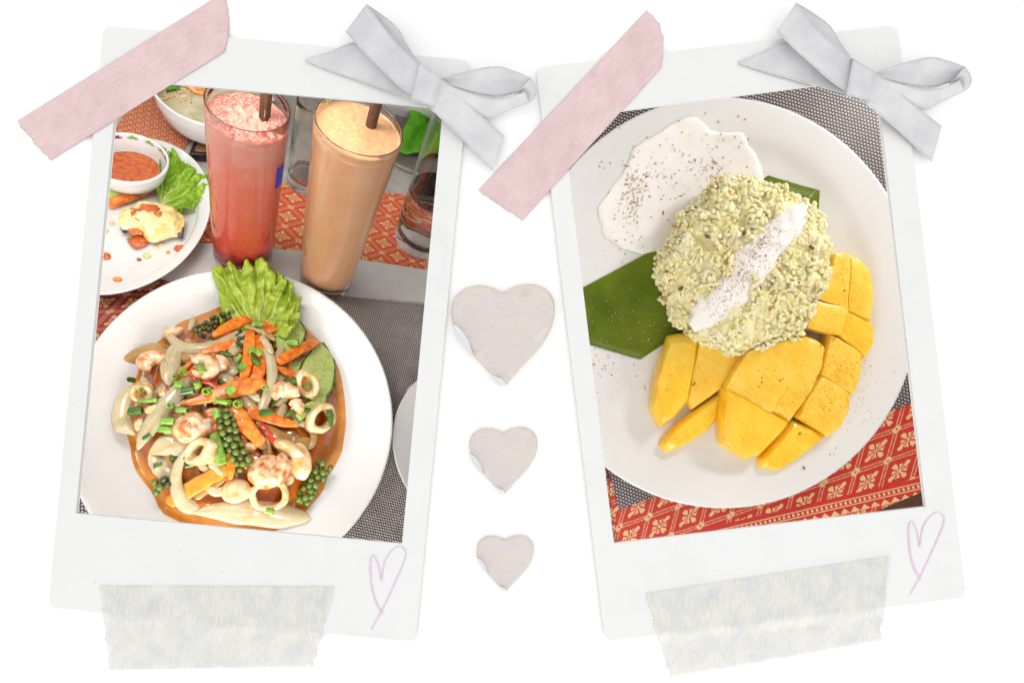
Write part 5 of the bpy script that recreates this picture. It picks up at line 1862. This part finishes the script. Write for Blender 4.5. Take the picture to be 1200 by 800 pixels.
for i, (P, h, ins, m_, lb, tl) in enumerate(MAN):
    h *= 0.001
    hs = h * 0.75
    mx, my = sum(p[0] for p in P) / len(P), sum(p[1] for p in P) / len(P)
    uv = [RP(mx + (x - mx) * 1.10, my + (y - my) * 1.10, h * 0.5)[:2] for x, y in P]
    fl = min(drop(RT, u, v, ZF) for u, v in uv)
    rg = [(0.985, 0.0), (1.0, h * 0.12), (0.985, h * 0.55), (0.5 * (1 + ins), h * 0.86), (ins, h * 0.985), (ins - 0.05, h), (0.5, h * 1.01), (0.2, h * 1.01)]
    n = 96
    V, Fc = puff(uv, ZF + 0.0002 + max(0, fl - ZF) * 0.8, rg, n, 1, 0.0, 0, i, tl)
    V = [v + Vector((0.0004, 0.0004, 0.0006)) * noise.noise(Vector((v.x * 120, v.y * 120, v.z * 120 + i))) if v.z > ZF + 0.001 else v for v in V]
    o = obj('mango_piece', (V, Fc), m_, RT.M, recenter=True, reg=RT, sharp=28)
    tag(o, lb, 'mango', MG)

# --- sticky rice: lumpy core, packed grains on it
RO = [(765, 312), (772, 345), (786, 374), (806, 392), (832, 410), (852, 418), (872, 418), (900, 406), (935, 398), (944, 378), (955, 360), (966, 340), (973, 318), (971, 280), (952, 247), (925, 227), (900, 214), (870, 208), (838, 215), (812, 238), (794, 262), (778, 288)]
ro_ = [RP(x, y, 0.012)[:2] for x, y in RO]
rr = [(0.90, 0.0), (0.955, 0.006), (0.96, 0.013), (0.93, 0.020), (0.86, 0.0245), (0.75, 0.026), (0.6, 0.0265), (0.45, 0.0268), (0.3, 0.027), (0.15, 0.027)]
RV, RF = puff(ro_, ZF + 0.001, rr, 120, 1)
RV = [Vector((v.x + (v.x - sum(p[0] for p in ro_) / len(ro_)) * 0.07 * noise.noise(v * 75 + Vector((3, 0, 0))), v.y + (v.y - sum(p[1] for p in ro_) / len(ro_)) * 0.07 * noise.noise(v * 75 + Vector((3, 0, 0))), v.z)) for v in RV]
RV = [v + Vector((noise.noise(v * 170), noise.noise(v * 170 + Vector((9, 0, 0))), noise.noise(v * 140 + Vector((0, 9, 0))))) * (0.0042 if v.z > ZF + 0.002 else 0) for v in RV]


def rice_mat(name, a, b2, c):
    b = NB(name)
    oi = b.n('ShaderNodeObjectInfo')
    f = b.math('ADD', b.math('MULTIPLY', b.noise(55, 3), 0.6), b.math('MULTIPLY', b.noise(500, 2), 0.5))
    b.l(b.ramp(f, [(0.35, a), (0.55, b2), (0.75, c)]), b.b.inputs['Base Color'])
    b.set(Roughness=0.25)
    b.b.inputs['Subsurface Weight'].default_value = 0.3
    b.b.inputs['Subsurface Radius'].default_value = (1, 0.95, 0.55)
    b.b.inputs['Subsurface Scale'].default_value = 0.0018
    b.b.inputs['Coat Weight'].default_value = 0.45
    return b.m


RICE = rice_mat('sticky_rice', lin(236, 222, 146), lin(246, 237, 184), lin(252, 248, 222))
rice = thing('sticky_rice', 'round mound of pale green sticky rice topped with coconut cream', 'rice', RT.M)
obj('rice_core', (RV, RF), RICE, None, rice)
RT.reg.append((RV, RF))
rice_bvh = BVHTree.FromPolygons([tuple(v) for v in RV], RF)


def grain_shape(L_, W, bend, seed):
    V, Fc = ico(1.0, 2)
    return [Vector((v.x * L_, v.y * W * (1 - 0.25 * abs(v.x)) + bend * v.x * v.x, v.z * W * 0.9)) for v in V], Fc


GR = [grain_shape(0.0027, 0.00140, 0.0003, 0), grain_shape(0.0024, 0.0015, -0.0002, 1), grain_shape(0.0030, 0.00138, 0.0002, 2), grain_shape(0.0020, 0.0015, 0, 3)]
GME = [mesh('rice_grain', v, f, RICE) for v, f in GR]
rnd = random.Random(21)
cu = sum(p[0] for p in ro_) / len(ro_)
cv = sum(p[1] for p in ro_) / len(ro_)
RMAX = max(math.hypot(p[0] - cu, p[1] - cv) for p in ro_)
parts = []
count = 0
singles = 0
while count < 2700:
    if rnd.random() < 0.42:     # from the side
        a = rnd.uniform(0, 2 * PI)
        org = Vector((cu + 0.12 * math.cos(a), cv + 0.12 * math.sin(a), ZF + rnd.uniform(0.001, 0.024)))
        d = Vector((-math.cos(a), -math.sin(a), 0))
    else:
        a, r = rnd.uniform(0, 2 * PI), math.sqrt(rnd.random()) * RMAX
        org = Vector((cu + r * math.cos(a), cv + r * math.sin(a), 0.2))
        d = Vector((0, 0, -1))
    hit, nrm, fi, _ = rice_bvh.ray_cast(org, d)
    if hit is None: continue
    if nrm.dot(d) > 0: nrm = -nrm
    clus = noise.noise(Vector((hit.x * 130, hit.y * 130, hit.z * 130)))
    edge = math.hypot(hit.x - cu, hit.y - cv) / RMAX
    if clus < -0.30 and rnd.random() < 0.8: continue
    off = -0.0004 + 0.0050 * max(0, clus) + rnd.uniform(0, 0.0007) + (0.0010 * rnd.random() if edge > 0.8 else 0)
    tx = nrm.orthogonal().normalized()
    ty = nrm.cross(tx)
    th = rnd.uniform(0, 2 * PI)
    ax = (tx * math.cos(th) + ty * math.sin(th) + nrm * rnd.uniform(-0.6, 0.9)).normalized()
    ay = nrm.cross(ax).normalized()
    az = ax.cross(ay)
    sc = rnd.uniform(0.8, 1.15)
    Mg = Matrix((ax * sc, ay * sc, az * sc)).transposed().to_4x4()
    Mg.translation = hit + nrm * off
    k = rnd.randrange(4)
    if d.z < 0 and singles < 280 and off > -0.0003 and rnd.random() < 0.3:
        o = bpy.data.objects.new('rice_grain', GME[k])
        C.objects.link(o)
        o.parent = rice
        o.matrix_local = Mg
        singles += 1
    else:
        parts.append(([Mg @ v for v in GR[k][0]], GR[k][1]))
    count += 1
for q in range(46):       # clumps that stick out of the rim and the top
    a = rnd.uniform(0, 2 * PI)
    if q < 30:
        org, d = Vector((cu + 0.12 * math.cos(a), cv + 0.12 * math.sin(a), ZF + rnd.uniform(0.004, 0.022))), Vector((-math.cos(a), -math.sin(a), 0))
    else:
        r = math.sqrt(rnd.random()) * RMAX * 0.9
        org, d = Vector((cu + r * math.cos(a), cv + r * math.sin(a), 0.2)), Vector((0, 0, -1))
    hit, nrm, fi, _ = rice_bvh.ray_cast(org, d)
    if hit is None: continue
    cr = rnd.uniform(0.003, 0.0055)
    for j in range(rnd.randrange(10, 20)):
        v = Vector((rnd.gauss(0, 1), rnd.gauss(0, 1), rnd.gauss(0, 1))).normalized()
        R = Matrix.Rotation(rnd.uniform(0, 6), 4, 'Z') @ Matrix.Rotation(rnd.uniform(0, 6), 4, 'Y')
        c = hit - d * 0.001 + v * cr * rnd.uniform(0.5, 1)
        if c.z < ZF + 0.0015: c.z = ZF + 0.0015
        parts.append(([(R @ g_) + c for g_ in GR[rnd.randrange(4)][0]], GR[0][1]))
GV, GF = join(parts)
o = obj('packed_grains', (GV, GF), RICE, None, rice)
o['kind'] = 'stuff'
RT.reg.append((GV, GF))
# barley-like tan grains in the rice
TAN = mat('tan_barley', lin(170, 120, 64), lin(206, 164, 100), scale=600, rough=0.3, coat=0.4)
rebuild(RT)
for i, (x, y) in enumerate([(829, 277), (790, 264), (781, 290), (798, 338), (889, 244), (779, 350), (951, 290), (903, 361), (812, 354), (890, 338), (918, 262), (955, 338), (872, 273), (861, 345)]):
    p = RP(x, y, 0.027)
    z = drop(RT, p.x, p.y, ZF + 0.02)
    p = RT.at(x, y, z + 0.0006)
    q = random.Random(i)
    o = bpy.data.objects.new('barley_seed', mesh('barley_seed', *grain_shape(0.0024, 0.0015, 0, 0), TAN if i % 3 else SEEDM))
    C.objects.link(o)
    o.parent = rice
    o.matrix_local = Matrix.Translation(p) @ Matrix.Rotation(q.uniform(0, 3), 4, 'Z') @ Matrix.Diagonal((0.9, 0.9, 0.9, 1))

# --- cream stripe across the rice
CS = [((806, 377), 8), ((816, 374), 13), ((832, 364), 15), ((850, 350), 16), ((866, 329), 19), ((884, 305), 20), ((900, 287), 19), ((918, 268), 17), ((933, 251), 14), ((941, 241), 8)]
pts, hw = [], []
for (x, y), h in CS:
    p = RP(x, y, 0.028)
    pts.append(RT.at(x, y, ZF + 0.0272))
    hw.append(h * 1.15 * RT.mpp(x, y, ZF + 0.028))
V, Fc = ribbon(pts, hw, 0.0105, 90, 0.0, k=28, power=1.0, blunt=0.16)
V = [v + Vector((noise.noise(v * 160), noise.noise(v * 160 + Vector((5, 0, 0))), 0.7 * noise.noise(v * 150 + Vector((0, 5, 0))))) * 0.0019 for v in V]
o = obj('cream_topping', (V, Fc), CREAM, RT.M, recenter=True, reg=RT)
tag(o, 'thick white cream stripe dusted with spice on top of the rice', 'cream')
rebuild(RT)

# --- spice dust and specks
def dust(spots, r0, r1, m_, seed, name, label):
    rnd = random.Random(seed)
    tet = [Vector((1, 1, 1)), Vector((1, -1, -1)), Vector((-1, 1, -1)), Vector((-1, -1, 1))]
    parts = []
    for cx, cy, sd, n in spots:
        for i in range(n):
            x, y = rnd.gauss(cx, sd), rnd.gauss(cy, sd)
            p = RP(x, y, 0.015)
            z = drop(RT, p.x, p.y, ZF)
            p = RT.at(x, y, z)
            z = drop(RT, p.x, p.y, ZF)
            p = RT.at(x, y, z)
            r = rnd.uniform(r0, r1)
            R = Matrix.Rotation(rnd.uniform(0, 6), 3, 'Z') @ Matrix.Rotation(rnd.uniform(0, 6), 3, 'X')
            parts.append(([R @ (v * r) * 0.6 + Vector((p.x, p.y, z + r * 0.2)) for v in tet], [(0, 1, 2), (0, 3, 1), (0, 2, 3), (1, 3, 2)]))
    o = obj(name, join(parts), m_, RT.M, smooth=False)
    return tag(o, label, 'spice', kind='stuff')


dust([(742, 212, 8, 50), (740, 232, 7, 60), (737, 247, 8, 50), (755, 200, 25, 60), (790, 190, 22, 40), (836, 203, 11, 80), (814, 193, 6, 20), (788, 221, 20, 30), (850, 170, 20, 20), (740, 275, 15, 25), (700, 420, 18, 45), (730, 430, 25, 30), (776, 251, 3, 8)],
     0.0003, 0.0009, SPICE, 3, 'spice_specks', 'brown spice specks on the cream puddle')
dust([(888, 283, 9, 120), (877, 306, 14, 150), (862, 330, 12, 110), (905, 270, 11, 80), (848, 350, 10, 60), (840, 370, 9, 30), (850, 290, 16, 110), (905, 335, 20, 80), (885, 235, 25, 40)],
     0.00025, 0.0006, SPICE, 4, 'spice_dust', 'fine brown spice dusted over the rice and its cream stripe')
dust([(975, 400, 18, 110), (985, 430, 14, 120), (965, 465, 16, 130), (945, 480, 14, 60), (995, 345, 14, 60), (985, 315, 8, 50), (930, 420, 20, 40), (890, 440, 22, 30), (800, 450, 20, 18), (1000, 450, 18, 50), (1005, 480, 20, 25), (870, 500, 25, 10)],
     0.0002, 0.0005, SPICE, 5, 'spice_dust', 'fine brown spice dusted over the mango pieces')
dust([(937, 509, 1, 2), (962, 403, 1, 2), (813, 452, 2, 3), (944, 551, 3, 2), (976, 528, 4, 3), (914, 446, 3, 3), (896, 448, 3, 3), (800, 300, 30, 12), (900, 310, 30, 10)],
     0.0005, 0.0010, SEEDM, 6, 'seed_specks', 'dark seed specks scattered on mango and rice')
LEAFDUST = mat('pale_crumbs', lin(196, 190, 130), lin(220, 214, 170), scale=500, rough=0.6)
dust([(735, 365, 22, 45), (760, 390, 18, 30), (700, 385, 12, 20)], 0.0002, 0.0006, LEAFDUST, 7, 'rice_crumbs', 'pale rice crumbs on the banana leaf')
